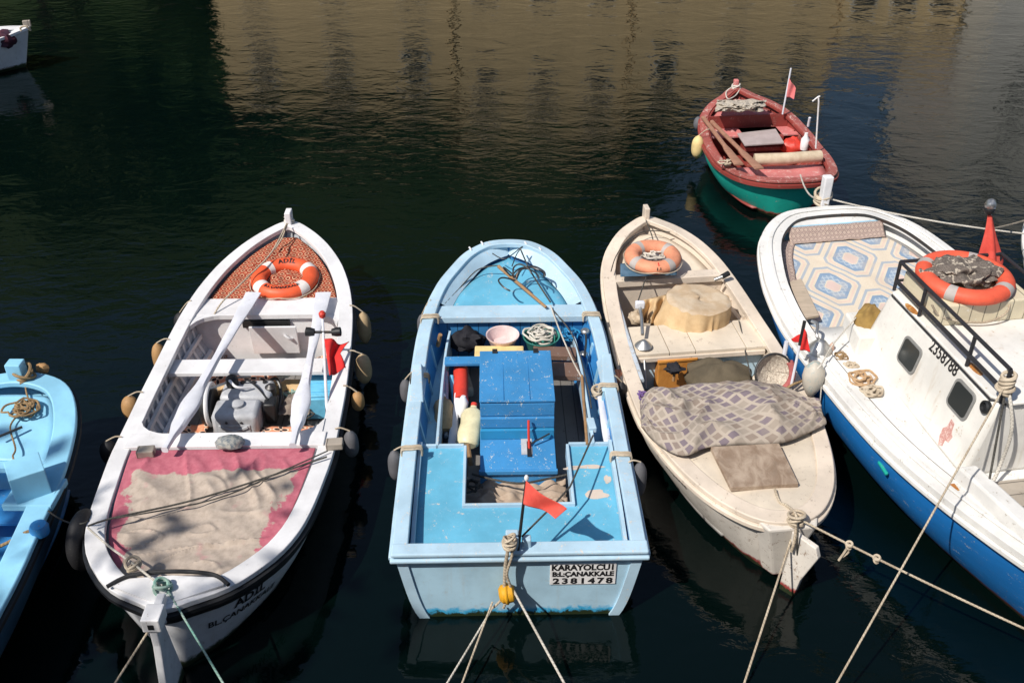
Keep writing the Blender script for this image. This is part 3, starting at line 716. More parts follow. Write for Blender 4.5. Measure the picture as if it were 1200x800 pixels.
hd = G().box((xb - .03, B.loc(322, 398, .4).y, .40), (.025, .50, .36), mat=Matrix.Rotation(R(-6), 4, 'Y')).build('locker_door', m_white, B.root, bevel=.006, smooth=False)
G().tube(cr([(xb - .05, B.loc(337, 393, .46).y - .05, .42), (xb - .085, B.loc(337, 393, .46).y - .02, .45), (xb - .07, B.loc(337, 393, .46).y + .03, .49)], 4), .014, 8).build('handle', m_white, hd)
G().box((xb + .02, B.loc(322, 374, .4).y, .575), (.04, .50, .08)).build('locker_slot', m_darkin, B.root, smooth=False)
k = 0
xr = xa1 + .12
while xr < xb - .05:
    for sd in (1, -1): B.rib(xr, sd, m_white, .14, .56)
    xr += .145
for sd in (1, -1):
    B.stringer('stringer', m_white, xa1, xb, .44, sd, .095, .035, .05); B.stringer('stringer', m_white, xa1, xb, .24, sd, .10, .045, .05)
# stem post, stern post and rudder
G().prism([(B.L - .10, -.035), (B.L + .055, -.035), (B.L + .055, .035), (B.L - .10, .035)], .80, 1.12).build('stem_post', m_white, B.root, bevel=.01, smooth=False)
G().hexa([(-.06, -.035, .64), (.10, -.035, .64), (.10, .035, .64), (-.06, .035, .64), (-.05, -.03, .83), (.06, -.03, .83), (.06, .03, .83), (-.05, .03, .83)]).build('stern_post', m_white, B.root, bevel=.008, smooth=False)
ru = G(); rp = [(-.075, .80), (-.21, .80), (-.22, .60), (-.30, .25), (-.38, -.25), (.06, -.25), (.02, .1), (-.06, .6)]
n_ = len(rp); ru.add([(x, -.028, z) for x, z in rp] + [(x, .028, z) for x, z in rp], [tuple(range(n_)), tuple(range(2 * n_ - 1, n_ - 1, -1))] + [(i, (i + 1) % n_, n_ + (i + 1) % n_, n_ + i) for i in range(n_)])
rud = ru.build('rudder', m_white_hull, B.root, bevel=.008, smooth=False)
G().box((-.147, 0, .805), (.16, .13, .12)).build('rudder_head', m_white, rud, bevel=.01, smooth=False)
G().box((-.2285, .0, .80), (.004, .04, .045)).build('tiller_socket', m_black, rud, smooth=False)
G().tube([(-.19, .034, .62), (-.12, .034, .28), (-.05, .034, .02)], .006, 6).build('bolt_line', m_iron, rud)
# raised black-edged stern cap
G().prism([(.02, -.02), (.20, -.40), (.27, -.38), (.30, 0), (.27, .38), (.20, .40), (.02, .02)], .742, .756).build('stern_cap', m_white, B.root, smooth=False)
G().tube(cr([(.19, -.44, .765), (.29, -.30, .77), (.325, 0, .772), (.29, .30, .77), (.19, .44, .765)], 5), .016, 8).build('cap_edging', m_rubber, B.root)
B.hull_text('ADİL', .125, .36, .262, -1, m_letter, .004); B.hull_text('BL.ÇANAKKALE', .088, .33, .375, -1, m_letter, .002)

# carpet, sheet, cushions
def wrinkle(amp, sc_, seed):
    def f(u, v, x, y):
        p = Vector((x * sc_, y * sc_, seed)); e = min(1, 6 * min(u, 1 - u, v, 1 - v)); return amp * e * ((1 - abs(mn.noise(p))) ** 3 * .9 + .5 * mn.noise(p * 2.3) + .22 * mn.noise(p * 6)) + .006
    return f
def folds(u, v, x, y):
    e = min(1, 7 * min(u, 1 - u, v, 1 - v)); p = Vector((x * 1.3, y * 1.3, 4.))
    w_ = mn.noise(Vector((x * 1.2, y * 1.2, 9))) * 1.5
    r1 = max(0, 1 - abs(mn.noise(Vector((x * 1.1 + y * 1.6 + w_, y * .8 - x * .5, 2.)))) * 5) ** 2; r2 = max(0, 1 - abs(mn.noise(Vector((x * .7 - y * 2.4, y * .6 + x * 1.9 + w_, 6.)))) * 7) ** 2
    return e * (.030 * r1 + .018 * r2 + .022 * mn.noise(p * 2.2) + .007 * mn.noise(p * 8)) + .012
def onto(B, g): g.v = [tuple(B.M @ Vector(p)) for p in g.v]; return g
o = B.deck('carpet', m_rugred, xf + .01, B.L - .20, lambda x, y: B.z(x) - .085, .138, .012, nx=70, ny=70, fn=wrinkle(.040, 3.2, 3.), uv=True, parent=None)
tag(o, 'red medallion carpet lining the foredeck of the white rowing boat', 'carpet')
o = B.deck('cloth_sheet', m_pinkc, .34, xa0 - .015, .60, .150, .008, nx=120, ny=130, fn=folds, uv=True, parent=None)
tag(o, 'stained pink and tan cloth sheet spread over the aft deck', 'cloth')
def cushion(label, B, x0, x1, y0, y1, z, mat, amp=.03, seed=0, name='cushion_cloth', cat='cloth'):
    g = G().grid(lambda u, v: B.w(x0 + (x1 - x0) * u, y0 + (y1 - y0) * v, z + amp * (1.2 * math.sin(3.14 * u) ** .6 * math.sin(3.14 * v) ** .6 + mn.noise(Vector((u * 4, v * 4, seed))))), 26, 26)
    return tag(g.build(name, mat, solid=.012), label, cat)
cushion('orange flowered cloth beside the engine, under the right oar', B, xa1 + .03, xa1 + .62, -.82, -.12, .21, m_floral, .04, 1)
cushion('orange flowered cloth on the floor left of the engine', B, xa1 + .03, xa1 + .75, .42, .80, .15, m_floral, .03, 2)
cushion('orange flowered cloth in front of the white locker door', B, xt1 + .05, xb - .08, -.10, .66, .16, m_floral, .05, 3)
cushion('orange flowered cloth at the right side, behind the red flag', B, xt1 + .06, xb - .08, -.84, -.40, .20, m_floral, .05, 4)
g = G().ell(at(269, 518, .70), (.13, .085, .055), 18, 10, .25)
tag(g.build('cushion', m_stonec), 'small round grey flowered cushion on the edge of the pink sheet', 'cushion')
for px, py, lb in ((392, 520, 'right'), (171, 529, 'left')):
    c = at(px, py, .66); tag(G().box(c, (.15, .10, .07), rz=.1).build('wooden_block', m_tan_bd, bevel=.01, smooth=False), 'small grey wooden block at the %s end of the white aft beam' % lb, 'block')
# lifebuoy with the boat's name
c = at(334, 326, B.z(4.9) - .05)
lifebuoy('orange lifebuoy with four white bands lying on the red carpet', c, .285, .088, m_orange, m_bandw, (R(4), 0, 0), (35, 140, 222, 318), 9,
         [('ADİL', .080, 93, 1.98, m_letter), ('B.L.ÇANAKKALE', .050, -86, 1.45, m_letter)])
# oars lying on the beams
OP = [(0, .085, .010), (.06, .078, .012), (.30, .050, .020), (.48, .036, .030), (.62, .045, .038), (.76, .085, .045), (.86, .065, .045), (.94, .030, .030), (.985, .026, .026), (1, .030, .030)]
oar('white oar with a thick loom lying along the left side of the thwart', at(297, 343, .80), at(193, 527, .74), OP, m_oarw, 'oars of the white boat')
oar('white oar with its blade up front, lying beside the red flag', at(379, 343, .80), at(343, 522, .74), OP, m_oarw, 'oars of the white boat')
# engine
ec = B.loc(282, 490, .25); t = thing('boat_engine', 'grey inboard engine with a round pulley cover on the boat floor', 'engine', B.w(ec.x, ec.y, .13), B.yaw)
G().box((-.08, 0, .17), (.30, .44, .30)).build('fuel_tank', m_greym, t, bevel=.045)
G().box((-.234, 0, .14), (.010, .30, .15)).build('cover_plate', m_greym, t, bevel=.004)
for a in (1, -1): G().beam((-.243, -.13 * a, .08), (-.243, .13, .20) if a == 1 else (-.243, -.13, .20), .022, .02, (1, 0, 0)).build('brace', m_greym, t)
for a in (-.07, .07): G().ell((-.236, a, .245), (.008, .014, .014), 8, 6).build('bolt', m_iron, t)
G().lathe([(.06, 0), (.065, .03), (.03, .045), (.0, .047)], (-.06, -.01, .32)).build('filler_cap', m_greym, t)
G().box((.22, -.05, .20), (.30, .50, .26)).build('cylinder_block', m_greym, t, bevel=.04)
G().lathe([(.17, 0), (.18, .03), (.18, .10), (.13, .13), (.05, .14), (0, .14)], (.10, .26, .20), (0, 1, 0), 24).build('flywheel_cover', m_black, t)
G().torus((.12, .30, .21), .20, .026, 30, 8, Matrix.Rotation(R(90), 4, 'X')).build('belt_guard', m_white, t)
G().box((.05, -.30, .18), (.16, .12, .24)).build('air_filter', m_black, t, bevel=.02); G().lathe([(.05, 0), (.055, .12), (.02, .15), (0, .15)], (.22, -.28, .22)).build('exhaust', m_iron, t)
G().tube(cr([(.28, .12, .33), (.20, .10, .43), (.12, .02, .41), (.18, -.10, .36)], 5), .014, 7).build('fuel_hose', m_white, t)
G().tube(cr([(.30, .0, .33), (.25, -.06, .40), (.16, -.18, .36), (.05, -.28, .30)], 5), .010, 7).build('cable', m_black, t)
for y_ in (-.16, -.05, .06, .16):
    G().lathe([(.022, 0), (.022, .02), (.0, .02)], (.30, y_ - .05, .33), (0, 0, 1), 6).build('bolt', m_iron, t)
G().tube(cr([(.36, -.20, .26), (.42, -.28, .30), (.36, -.34, .24), (.20, -.36, .16), (.02, -.34, .10)], 5), .018, 8).build('water_pipe', m_iron, t)
G().tube(cr([(.10, .30, .40), (.20, .16, .40), (.33, .10, .37), (.38, -.06, .36)], 5), .012, 7).build('fuel_line', m_steel, t)
G().lathe([(.05, 0), (.06, .02), (.06, .10), (.04, .12), (0, .12)], (.26, .10, .32), (0, 0, 1), 14).build('oil_cap', m_black, t)
for i, (px, py, r_, m_, lb) in enumerate(((352, 490, .11, m_roped, 'black cable tangle on the floor right of the engine'), (330, 442, .07, m_ropew, 'small pale rope scrap on the rolled canvas under the thwart'), (258, 482, .10, m_roped, 'dark cable coil on the floor left of the engine'))):
    tag(G().tube(coil(at(px, py, .20 if i != 1 else .40), r_, r_ * .4, 5, .01, .03, .08, 60 + i), .009, 6).build('cable_coil', m_), lb, 'cable' if i != 1 else 'rope')
c = at(262, 470, .20); tag(G().lathe([(.07, 0), (.09, .10), (.095, .105), (.085, .10), (.065, .01), (0, .01)], c, n=22).build('bowl', m_black), 'small black bowl on the floor left of the engine', 'bowl')
for i, (a0_, b0_, w_, m_, lb) in enumerate((((232, 470, .14), (262, 415, .16), .10, m_brownpl, 'dark brown floor plank under the left oar'), ((345, 468, .14), (352, 445, .15), .09, m_plywood, 'short pale plank on the floor beside the blue crate'))):
    tag(G().beam(at(*a0_), at(*b0_), w_, .02).build('plank', m_, bevel=.003, smooth=False), lb, 'plank')
c = B.loc(300, 450, .34); a_ = B.loc(252, 452, .36); b_ = B.loc(352, 446, .36)
g = G(); n = 24
bag = [B.w(a_.x + (b_.x - a_.x) * k / n + .02 * math.sin(k), a_.y + (b_.y - a_.y) * k / n, .30 + .02 * mn.noise(Vector((k * .5, 2, 0)))) for k in range(n + 1)]
g.tube(bag, [.06 + .03 * mn.noise(Vector((k * .7, 0, 1))) for k in range(n + 1)], 12, sx=1.3, sy=.8); tag(g.build('canvas_roll', m_tarp), 'long rolled tan canvas lying under the thwart behind the engine', 'canvas roll')
c = B.loc(374, 453, .38); t = thing('plastic_crate', 'light blue plastic crate wedged beside the right oar', 'crate', B.w(c.x, c.y, .12), B.yaw + .05)
G().box((0, 0, .14), (.42, .30, .26), taper=1.06).build('body', m_crate, t, bevel=.015); G().box((.02, 0, .282), (.45, .33, .028)).build('lid', m_crate, t, bevel=.01)
for s_ in (-.13, .02, .15): G().box((s_, 0, .302), (.03, .30, .014)).build('lid_rib', m_crate, t, bevel=.004)
tag(G().tube(coil(at(347, 462, .24), .14, .05, 4, .014, .02, .06, 4), .014, 6).build('rope_coil', m_ropeg), 'tangled green rope heap between engine and right oar', 'rope')
c = at(348, 476, .24); g = G().grid(lambda u, v: c + Vector((.30 * (u - .5), .34 * (v - .5), .03 + .09 * math.sin(3.14 * u) * math.sin(3.14 * v) + .03 * mn.noise(Vector((u * 7, v * 7, 1))))), 24, 24); tag(g.build('fishing_net', m_net), 'small heap of dark net on the floor right of the engine', 'net')
# flag and its pole lying against the right side
t = thing('signal_flag', 'bright red flag on a white pole with black floats, against the right oar', 'flag', at(389, 470, .55))
p0, p1 = at(384, 500, .50), at(378, 372, 1.08); G().tube([p0, p0.lerp(p1, .5), p1], [.016, .014, .012], 8).build('pole', m_oarw, t, world=True)
q = lambda px, py, z: at(px, py, z)
flag_cloth(t, [q(380, 397, .98), q(386, 440, .86), q(404, 433, .78), q(408, 402, .86)], m_redflag, .045, 2.2, notch=.42)
pk = p0.lerp(p1, .86)
G().lathe([(.0, -.02), (.035, -.015), (.045, .03), (.045, .07), (.0, .08)], pk + Vector((-.10, 0, .0)), (-1, 0, .1), 12).build('float', m_black, t, world=True)
G().lathe([(.0, -.02), (.035, -.015), (.045, .03), (.045, .07), (.0, .08)], pk + Vector((.10, 0, .0)), (1, 0, .1), 12).build('float', m_black, t, world=True)
G().tube([pk + Vector((-.15, 0, 0)), pk + Vector((.15, 0, 0))], .014, 8).build('crossbar', m_iron, t, world=True)
G().lathe([(0, 0), (.03, .01), (.035, .05), (.02, .07), (0, .07)], p1).build('lamp', m_redp, t, world=True)
# fenders
F1 = 'fenders along the white boat'
def side_pt(B, px, py, z, side, off=.07): 
    l = B.loc(px, py, z); return B.w(l.x, side * (max(B.hy(l.x, z), B.b(l.x) - .01) + off), z)
for (px, py, sd, r, m_, lb, ln) in ((198, 380, 1, .085, m_rubber, 'black rubber fender at the left side, beside the front beam', .30), (181, 420, 1, .075, m_tanf, 'longest tan fender on the left side of the white boat', .38),
        (153, 478, 1, .085, m_tanf, 'frayed short tan fender low on the left side near the aft beam', .28), (428, 384, -1, .075, m_creamf, 'slim pale tan fender on the right side by the front beam', .40),
        (427, 432, -1, .085, m_creamf, 'fat frayed cream fender on the right side by the red flag', .36), (418, 470, -1, .065, m_tanf, 'small rusty tan fender on the right side near the crate', .22),
        (410, 520, -1, .07, m_greyf, 'dark grey fender on the right side by the aft beam', .30), (124, 530, 1, .08, m_rubber, 'black fender on the left side beside the aft beam', .26)):
    p = side_pt(B, px, py, .46, sd, r + .06); l = B.Mi @ p; top = p + Vector((0, 0, ln / 2)); gu = B.w(l.x + .01, sd * (B.b(l.x) - .01), B.z(l.x) + .012)
    fender(lb, top, top - Vector((0, 0, ln)), r, m_, gu, F1)
    rp_ = [B.w(l.x, sd * (B.b(l.x) + .035), B.z(l.x) + .008), B.w(l.x, sd * (B.b(l.x) - .05), B.z(l.x) + .014), B.w(l.x + .01, sd * (B.b(l.x) - .145), B.z(l.x) + .006), B.w(l.x + .012, sd * (B.b(l.x) - .15), B.z(l.x) - .10)]
c = side_pt(B, 90, 632, .48, 1, .09); tag(G().torus((0, 0, 0), .17, .08, 30, 12, Matrix.Rotation(R(90), 4, 'Y') @ Matrix.Rotation(0, 4, 'X')).build('tyre_fender', m_rubber), 'black tyre hung at the left stern quarter of the white boat', 'tyre').location = c - Vector((0, 0, .25))
# ropes
rope('pale double rope from the stem post across the red carpet', [at(336, 262, 1.04), at(318, 296, .95), at(290, 325, .88), at(262, 352, .78), at(251, 368, .70)], .009, m_rope)
rope('short pale rope from the stem post down to the carpet', [at(337, 262, 1.04), at(330, 280, .94), at(322, 292, .88)], .009, m_rope)
tag(knot(B.w(B.L - .02, 0, 1.0), .06, m_ropew, 3, 3).build('rope_lashing', m_ropew), 'white rope lashing round the stem post of the white boat', 'rope')
rope('dark line stretched across the pink sheet from the left quarter', [at(103, 616, .74), at(135, 606, .735), at(240, 582, .68), at(383, 535, .66)], .008, m_roped)
rope('second dark line crossing the pink sheet to the right side', [at(135, 607, .73), at(250, 585, .675), at(330, 552, .67), at(384, 528, .66)], .006, m_roped)
rope('pale rope from the left quarter to the knot over the rudder', [at(103, 618, .75), at(128, 640, .76), at(156, 660, .80), at(176, 676, .82), at(190, 686, .80)], .009, m_ropew)
tag(knot(at(156, 661, .80), .05, m_rope, 3, 4).build('rope_knot', m_rope), 'pale rope knot resting at the edge of the pink sheet', 'rope')
tag(knot(at(190, 686, .80), .055, m_ropeg, 4, 5).build('rope_knot', m_ropeg), 'green and white knot on top of the stern post', 'rope')
mooring('pale mooring rope running down left of the white rudder', B.w(-.16, .05, .70), 134, 800, 4.45, .010, m_rope)
mooring('greenish mooring rope running down right of the white rudder', at(195, 689, .78), 262, 800, 4.4, .010, m_ropeg)

# ================================================================== boat 2: blue boat with the transom plate
b2 = Boat('wooden_boat', 'light blue wooden boat with a square stern and white number plate', (-.04, 10.2, .95), (.06, 5.52, .72),
          [(0, .985), (.6, .99), (1.3, .99), (2.2, .98), (2.95, .955), (3.45, .90), (3.85, .81), (4.2, .655), (4.42, .53), (4.58, .37), (4.65, .25)],
          (.72, .70, .96), transom=True, box=True, rake_s=.0, rake_b=.5, group='moored wooden boats')
B = b2
B.shell('hull', m_lblue_hull)
n = 10; g = G(); gx = G()
T = [B.pt(0, .06 + .94 * k / 14, 1) for k in range(15)]
g.add([(p.x - .004, s_ * p.y, p.z) for p in T for s_ in (1, -1)], [(2 * i, 2 * i + 1, 2 * i + 3, 2 * i + 2) for i in range(14)])
tr = g.build('transom', m_lblue_hull, B.root, solid=.0)
for s_ in (1, -1):
    q_ = [(p.x - .016, s_ * (p.y + .004), p.z) for p in T[:11]]; g = G(); w_ = .07
    vs = []
    for p in T[:11]: vs += [(p.x - .022, s_ * (p.y + .012), p.z), (p.x - .022, s_ * (p.y - w_), p.z), (p.x - .001, s_ * (p.y - w_), p.z), (p.x - .001, s_ * (p.y + .012), p.z)]
    g.add(vs, [(i * 4 + k, i * 4 + (k + 1) % 4, i * 4 + 4 + (k + 1) % 4, i * 4 + 4 + k) for i in range(10) for k in range(4)] + [(0, 1, 2, 3)]); g.build('corner_trim', m_pblue, B.root, smooth=False)
B.rail('gunwale', m_pblue, [(.025, 0), (-.095, .006), (-.095, -.05), (.025, -.05)], bevel=.008)
B.rail('rub_strake', m_pblue, [(.02, -.055), (.055, -.06), (.055, -.095), (.0, -.10), (-.01, -.055)], bevel=.006)
G().box((.005, 0, .722), (.13, 1.965, .036)).build('transom_cap', m_pblue, B.root, bevel=.012, smooth=False)
G().box((-.045, 0, .668), (.05, 1.985, .034)).build('transom_strake', m_pblue, B.root, bevel=.012, smooth=False)
B.shell('lining', m_dblue, .02, .88, -.07)
B.deck('floor', m_floor, .1, 4.2, .08, .16, .02)
xfb0, xfb1 = B.loc(600, 377, .70).x, B.loc(600, 361, .72).x
B.thwart('front_beam', m_pblue, xfb0, xfb1, .76, .07, .06, over=.01)
xbow = B.loc(600, 300, .85).x + .12
B.deck('foredeck', m_skyblue, xfb1, xbow, lambda x, y: .70 + .05 * (x - xfb1), .20, .02, crown=.02)
# sloping pale waterway round the bow between rail and deck
g = G(); xs_ = [x for x in B.xs if x > xfb1 - .02]
for sd in (1, -1):
    vs = []
    for x in xs_: vs += [(x, sd * B.bi(x, .09), B.z(x) - .02), (x - .0, sd * max(0, B.bi(x, .215)), max(.715 + .05 * (x - xfb1), B.z(x) - .12))]
    g.add(vs, [(2 * i, 2 * i + 1, 2 * i + 3, 2 * i + 2) for i in range(len(xs_) - 1)])
g.build('waterway', m_pblue, B.root)
bk = B.bulk('bulkhead', m_dblue_pl, xfb0 + .06, .08, .70, inset=.08)
# side decks with upright coamings
xs0 = B.loc(600, 521, .58).x
for sd in (1, -1):
    B.deck('side_deck', m_lblue, xs0, xfb0, .36, .08, .02, y0=sd * .81, y1=sd * 1.0, ny=3)
    g = G(); n = 16; vs = []
    for k in range(n + 1):
        x = xs0 + (xfb0 - xs0) * k / n; y = B.bi(x, .08) * .81
        vs += [(x, sd * y, .30), (x, sd * (y - .025), .30), (x, sd * (y - .025), .60), (x, sd * y, .60)]
    g.add(vs, [(i * 4 + k, i * 4 + (k + 1) % 4, i * 4 + 4 + (k + 1) % 4, i * 4 + 4 + k) for i in range(n) for k in range(4)] + [(3, 2, 1, 0), (n * 4, n * 4 + 1, n * 4 + 2, n * 4 + 3)])
    g.build('coaming', m_pblue, B.root, smooth=False, bevel=.004)
    for x in np.arange(xs0 + .25, xfb0 - .1, .42): B.rib(float(x), sd, m_lblue, .36, .66, .05, .03, .06)
# U shaped stern deck with a raised white edge
zd = .55; xd0, xd1 = .06, xs0; xc = B.loc(606, 592, zd).x; yc0, yc1 = B.loc(546, 560, zd).y, B.loc(667, 560, zd).y; yb = .865
G().prism([(xd0, -yb), (xd1, -yb), (xd1, yc1), (xc, yc1), (xc, yc0), (xd1, yc0), (xd1, yb), (xd0, yb)], zd - .03, zd).build('stern_deck', m_skyblue, B.root, smooth=False)
for a, b_ in (((xc, yc0 + .012), (xd1, yc0 + .012)), ((xc, yc1 - .012), (xd1, yc1 - .012)), ((xc - .012, yc0 + .025), (xc - .012, yc1 - .025)), ((xd1 + .0125, yc0 + .0245), (xd1 + .0125, yb - .015)), ((xd1 + .0125, yc1 - .0245), (xd1 + .0125, -yb + .015))):
    G().beam((a[0], a[1], zd - .04), (b_[0], b_[1], zd - .04), .025, .15).build('deck_edging', m_pblue, B.root, smooth=False, bevel=.004)
for sd in (1, -1): B.stringer('deck_trim', m_pblue, .07, xs0 - .01, .60, sd, .085, .03, .07)
G().box((.086, 0, .60), (.035, 1.64, .09)).build('deck_trim', m_pblue, B.root, smooth=False, bevel=.004)
# bare patches where the paint has flaked from the stern deck
def patch(B, px, py, z, rx, ry, mat, seed, name='flaked_patch'):
    c = B.loc(px, py, z); pts = []
    for k in range(22):
        a = 6.283 * k / 22; q = 1 + .55 * mn.noise(Vector((math.cos(a) * 1.3, math.sin(a) * 1.3, seed))); pts.append((c.x + ry * q * math.sin(a), c.y + rx * q * math.cos(a)))
    return G().prism(pts, z + .001, z + .003).build(name, mat, B.root, smooth=False)
m_bare = paint('bare_primer', (.60, .50, .42), (.4, .6, .7), .4)
for a in ((698, 579, .10, .06, 1), (690, 547, .14, .025, 2), (712, 561, .035, .05, 3), (670, 549, .06, .02, 4)): patch(B, a[0], a[1], zd, a[2], a[3], m_bare, a[4])
# engine box: tall back, stepped front, low hood
yb0, yb1 = B.loc(562, 440, .80).y, B.loc(648, 440, .80).y
x1, x2 = B.loc(600, 413, .80).x, B.loc(600, 467, .80).x; x3 = B.loc(600, 508, .40).x; x4 = B.loc(600, 546, .36).x
ym, hw = (yb0 + yb1) / 2, (yb0 - yb1) / 2
eb = G().box(((x1 + x2) / 2, ym, .43), (x1 - x2, 2 * hw - .03, .70)).build('engine_box', m_mblue, B.root, smooth=False, bevel=.006)
G().hexa([(x2 - .03, ym - hw, .775), (x2 - .03, ym + hw, .775), (x1 + .02, ym + hw, .785), (x1 + .02, ym - hw, .785), (x2 - .03, ym - hw, .80), (x2 - .03, ym + hw, .80), (x1 + .02, ym + hw, .81), (x1 + .02, ym - hw, .81)]).build('box_lid', m_mblue, eb, smooth=False, bevel=.006)
for i, (z0, z1) in enumerate(((.62, .76), (.50, .61), (.385, .49))):
    G().box((x2 - .012 - .012 * i, ym, (z0 + z1) / 2), (.025 + .024 * i, 2 * hw - .01, z1 - z0)).build('front_board', m_mblue if i != 2 else paint('teal_blue_board', (.03, .26, .50), (.5, .5, .5), .3), eb, smooth=False, bevel=.005)
G().hexa([(x4, ym - hw, .08), (x3 + .06, ym - hw, .08), (x3 + .06, ym + hw, .08), (x4, ym + hw, .08), (x4, ym - hw, .33), (x3 + .06, ym - hw, .40), (x3 + .06, ym + hw, .40), (x4, ym + hw, .33)]).build('engine_hood', m_mblue, eb, smooth=False, bevel=.006)
G().box((x4 - .015, ym, .305), (.035, 2 * hw + .02, .045)).build('hood_edging', m_mblue, eb, smooth=False, bevel=.006)
sl = (.40 - .33) / (x3 + .06 - x4); hz = lambda x: .33 + (x - x4) * sl
def on_hood(px, py): 
    l = B.loc(px, py, .37); return l
l = on_hood(617, 522); G().box((l.x, l.y, hz(l.x) + .004), (.23, .10, .008), mat=Matrix.Rotation(-math.atan(sl), 4, 'Y')).build('slot_plate', m_greym, eb, smooth=False)
l = on_hood(619, 526); G().box((l.x, l.y - .01, hz(l.x) + .0095), (.19, .042, .004), mat=Matrix.Rotation(-math.atan(sl), 4, 'Y')).build('slot', m_black, eb, smooth=False)
lv = G().tube([(l.x, l.y - .01, .34), (l.x + .06, l.y - .005, .50), (l.x + .11, l.y - .005, .62)], .012, 8).build('throttle_lever', m_redp, eb)
G().tube([(l.x + .02, l.y - .03, .42), (l.x + .10, l.y - .2, .47)], .008, 6).build('lever_rod', m_iron, lv)
l = on_hood(593, 510); G().box((l.x, l.y, .415), (.05, .045, .04)).build('latch', m_iron, eb, smooth=False, bevel=.004)
for y_ in (-.2, .2): G().box((x1 + .005, ym + y_, .815), (.07, .05, .012)).build('hinge', m_iron, eb, smooth=False, bevel=.003)
for y_ in (-hw * .33, hw * .36): G().box(((x1 + x2) / 2 - .01, ym + y_, .8075), (x1 - x2 + .03, .004, .003)).build('board_joint', m_dblue, eb, smooth=False)
patch(B, 577, 541, .335, .07, .03, m_bare, 9, 'paint_chip')
xt = B.loc(560, 421, .62).x
G().box((xt, (B.bi(xt, .1) * .80 + yb0) / 2 - .02, .60), (.13, B.bi(xt, .1) * .80 - yb0 + .06, .035)).build('thwart', m_mblue, B.root, smooth=False, bevel=.006)
# number plate and lettering on the transom
def trp(px, py): 
    l = B.Mi @ at_y(px, py, 5.53); return l
pc = trp(683, 670.5); sxp = -.012
pl = G().box((sxp, pc.y, pc.z), (.008, .515, .225)).build('number_plate', m_plate, B.root, smooth=False, bevel=.003)
for body, py, sz, sp in (('KARAYOLCU1', 663, .082, 1.0), ('B:L:ÇANAKKALE', 670.5, .068, 1.0), ('2381478', 678.5, .082, 1.35)):
    v, f = text_geo(body, sz, .0038, sp); wmax = max(p.x for p in v) - min(p.x for p in v); kx = min(1.35, (.47 if sp > 1 else .48) / wmax); z_ = trp(683, py).z
    G().add([(sxp - .0055, pc.y - p.x * kx, z_ + p.y) for p in v], f).build('lettering', m_letter, pl, smooth=False)
# mooring post, rowlock pads
ps = B.loc(600, 636, .72); G().box((.02, ps.y, .77), (.10, .10, .20)).build('mooring_post', m_pblue, B.root, smooth=False, bevel=.012)
G().box((.03, ps.y - .11, .755), (.07, .07, .13)).build('mooring_post', m_pblue, B.root, smooth=False, bevel=.012)
for px, py, sd in ((478, 437, 1), (716, 425, -1)):
    l = B.loc(px, py, .76); y0 = B.b(l.x)
    G().hexa([(l.x - .38, sd * (y0 + .03), .69), (l.x + .12, sd * (y0 + .03), .69), (l.x + .12, sd * (y0 - .12), .69), (l.x - .38, sd * (y0 - .11), .69), (l.x - .38, sd * (y0 + .025), .705), (l.x + .12, sd * (y0 + .02), .79), (l.x + .12, sd * (y0 - .06), .79), (l.x - .38, sd * (y0 - .10), .705)]).build('rowlock_pad', m_pblue, B.root, smooth=False, bevel=.01)
for px in (552, 566, 617, 634):
    l = B.loc(px, 286 if px in (566, 617) else 291, .95); G().tube([(l.x - .02, l.y, B.z(l.x) - .02), (l.x - .02, l.y, B.z(l.x) + .012), (l.x + .02, l.y + .02, B.z(l.x) + .02)], .010, 7).build('cleat', m_white, B.root)
# ---- things in the blue boat
t = thing('grapple', 'rusty many-pronged grapple on a long pole across the bow of the blue boat', 'grapple', at(600, 318, .90))
ga, gb = at(584, 312, .96), at(640, 360, .80); G().tube([ga, gb], [.020, .015], 8).build('pole', m_wood, t, world=True)
ax = (ga - gb).normalized(); u_ = ax.cross(Vector((0, 0, 1))).normalized(); v_ = u_.cross(ax)
for k in range(7):
    a = -1.2 + k * .62; d = (u_ * math.cos(a) + v_ * abs(math.sin(a)) * .5 + ax * .1 * math.sin(a)); s0 = gb.lerp(ga, .62 + .05 * (k % 3)) + Vector((0, 0, .01))
    G().tube(cr([s0, s0 + d * .16 + ax * .06, s0 + d * .30 + ax * .0, s0 + d * .34 - ax * .13, s0 + d * .30 - ax * .20], 5), [.009] * 20 + [.004], 6).build('prong', m_iron, t, world=True)
G().tube(cr([at(577, 297, .99), at(592, 303, .98), at(612, 289, 1.04), at(606, 297, .98), at(600, 312, .94)], 6), .006, 6).build('wire_loop', m_iron, t, world=True)
rope('dark line from the bow of the blue boat to the grapple pole', [at(610, 292, .97), at(622, 318, .90), at(645, 354, .83)], .009, m_roped)
rope('thin blue-black line along the left of the blue foredeck', [at(583, 311, .93), at(560, 316, .85), at(540, 336, .76), at(520, 357, .76)], .007, m_roped)
rope('pale line from the front beam back to the brown board', [at(645, 358, .80), at(655, 385, .74), at(670, 420, .68), at(681, 441, .62)], .008, m_ropew)
rope('dark line along the right coaming of the blue boat', [at(647, 362, .79), at(672, 395, .68), at(688, 450, .64), at(693, 478, .64)], .007, m_roped)
def basin(label, c, r, h, mat, name='basin'):
    return tag(G().lathe([(r * .72, 0), (r * .76, .01), (r * .95, h - .02), (r * 1.05, h), (r * 1.05, h + .012), (r * .97, h + .006), (r * .90, h - .03), (r * .70, .02), (0, .018)], c, n=32).build(name, mat), label, 'basin')
basin('round pale pink washing basin behind the yellow foam slab', at(589, 404, .52), .165, .12, m_basin)
c = at(634, 408, .46); basin('dark green basin full of pale rope', c, .185, .15, m_gbasin)
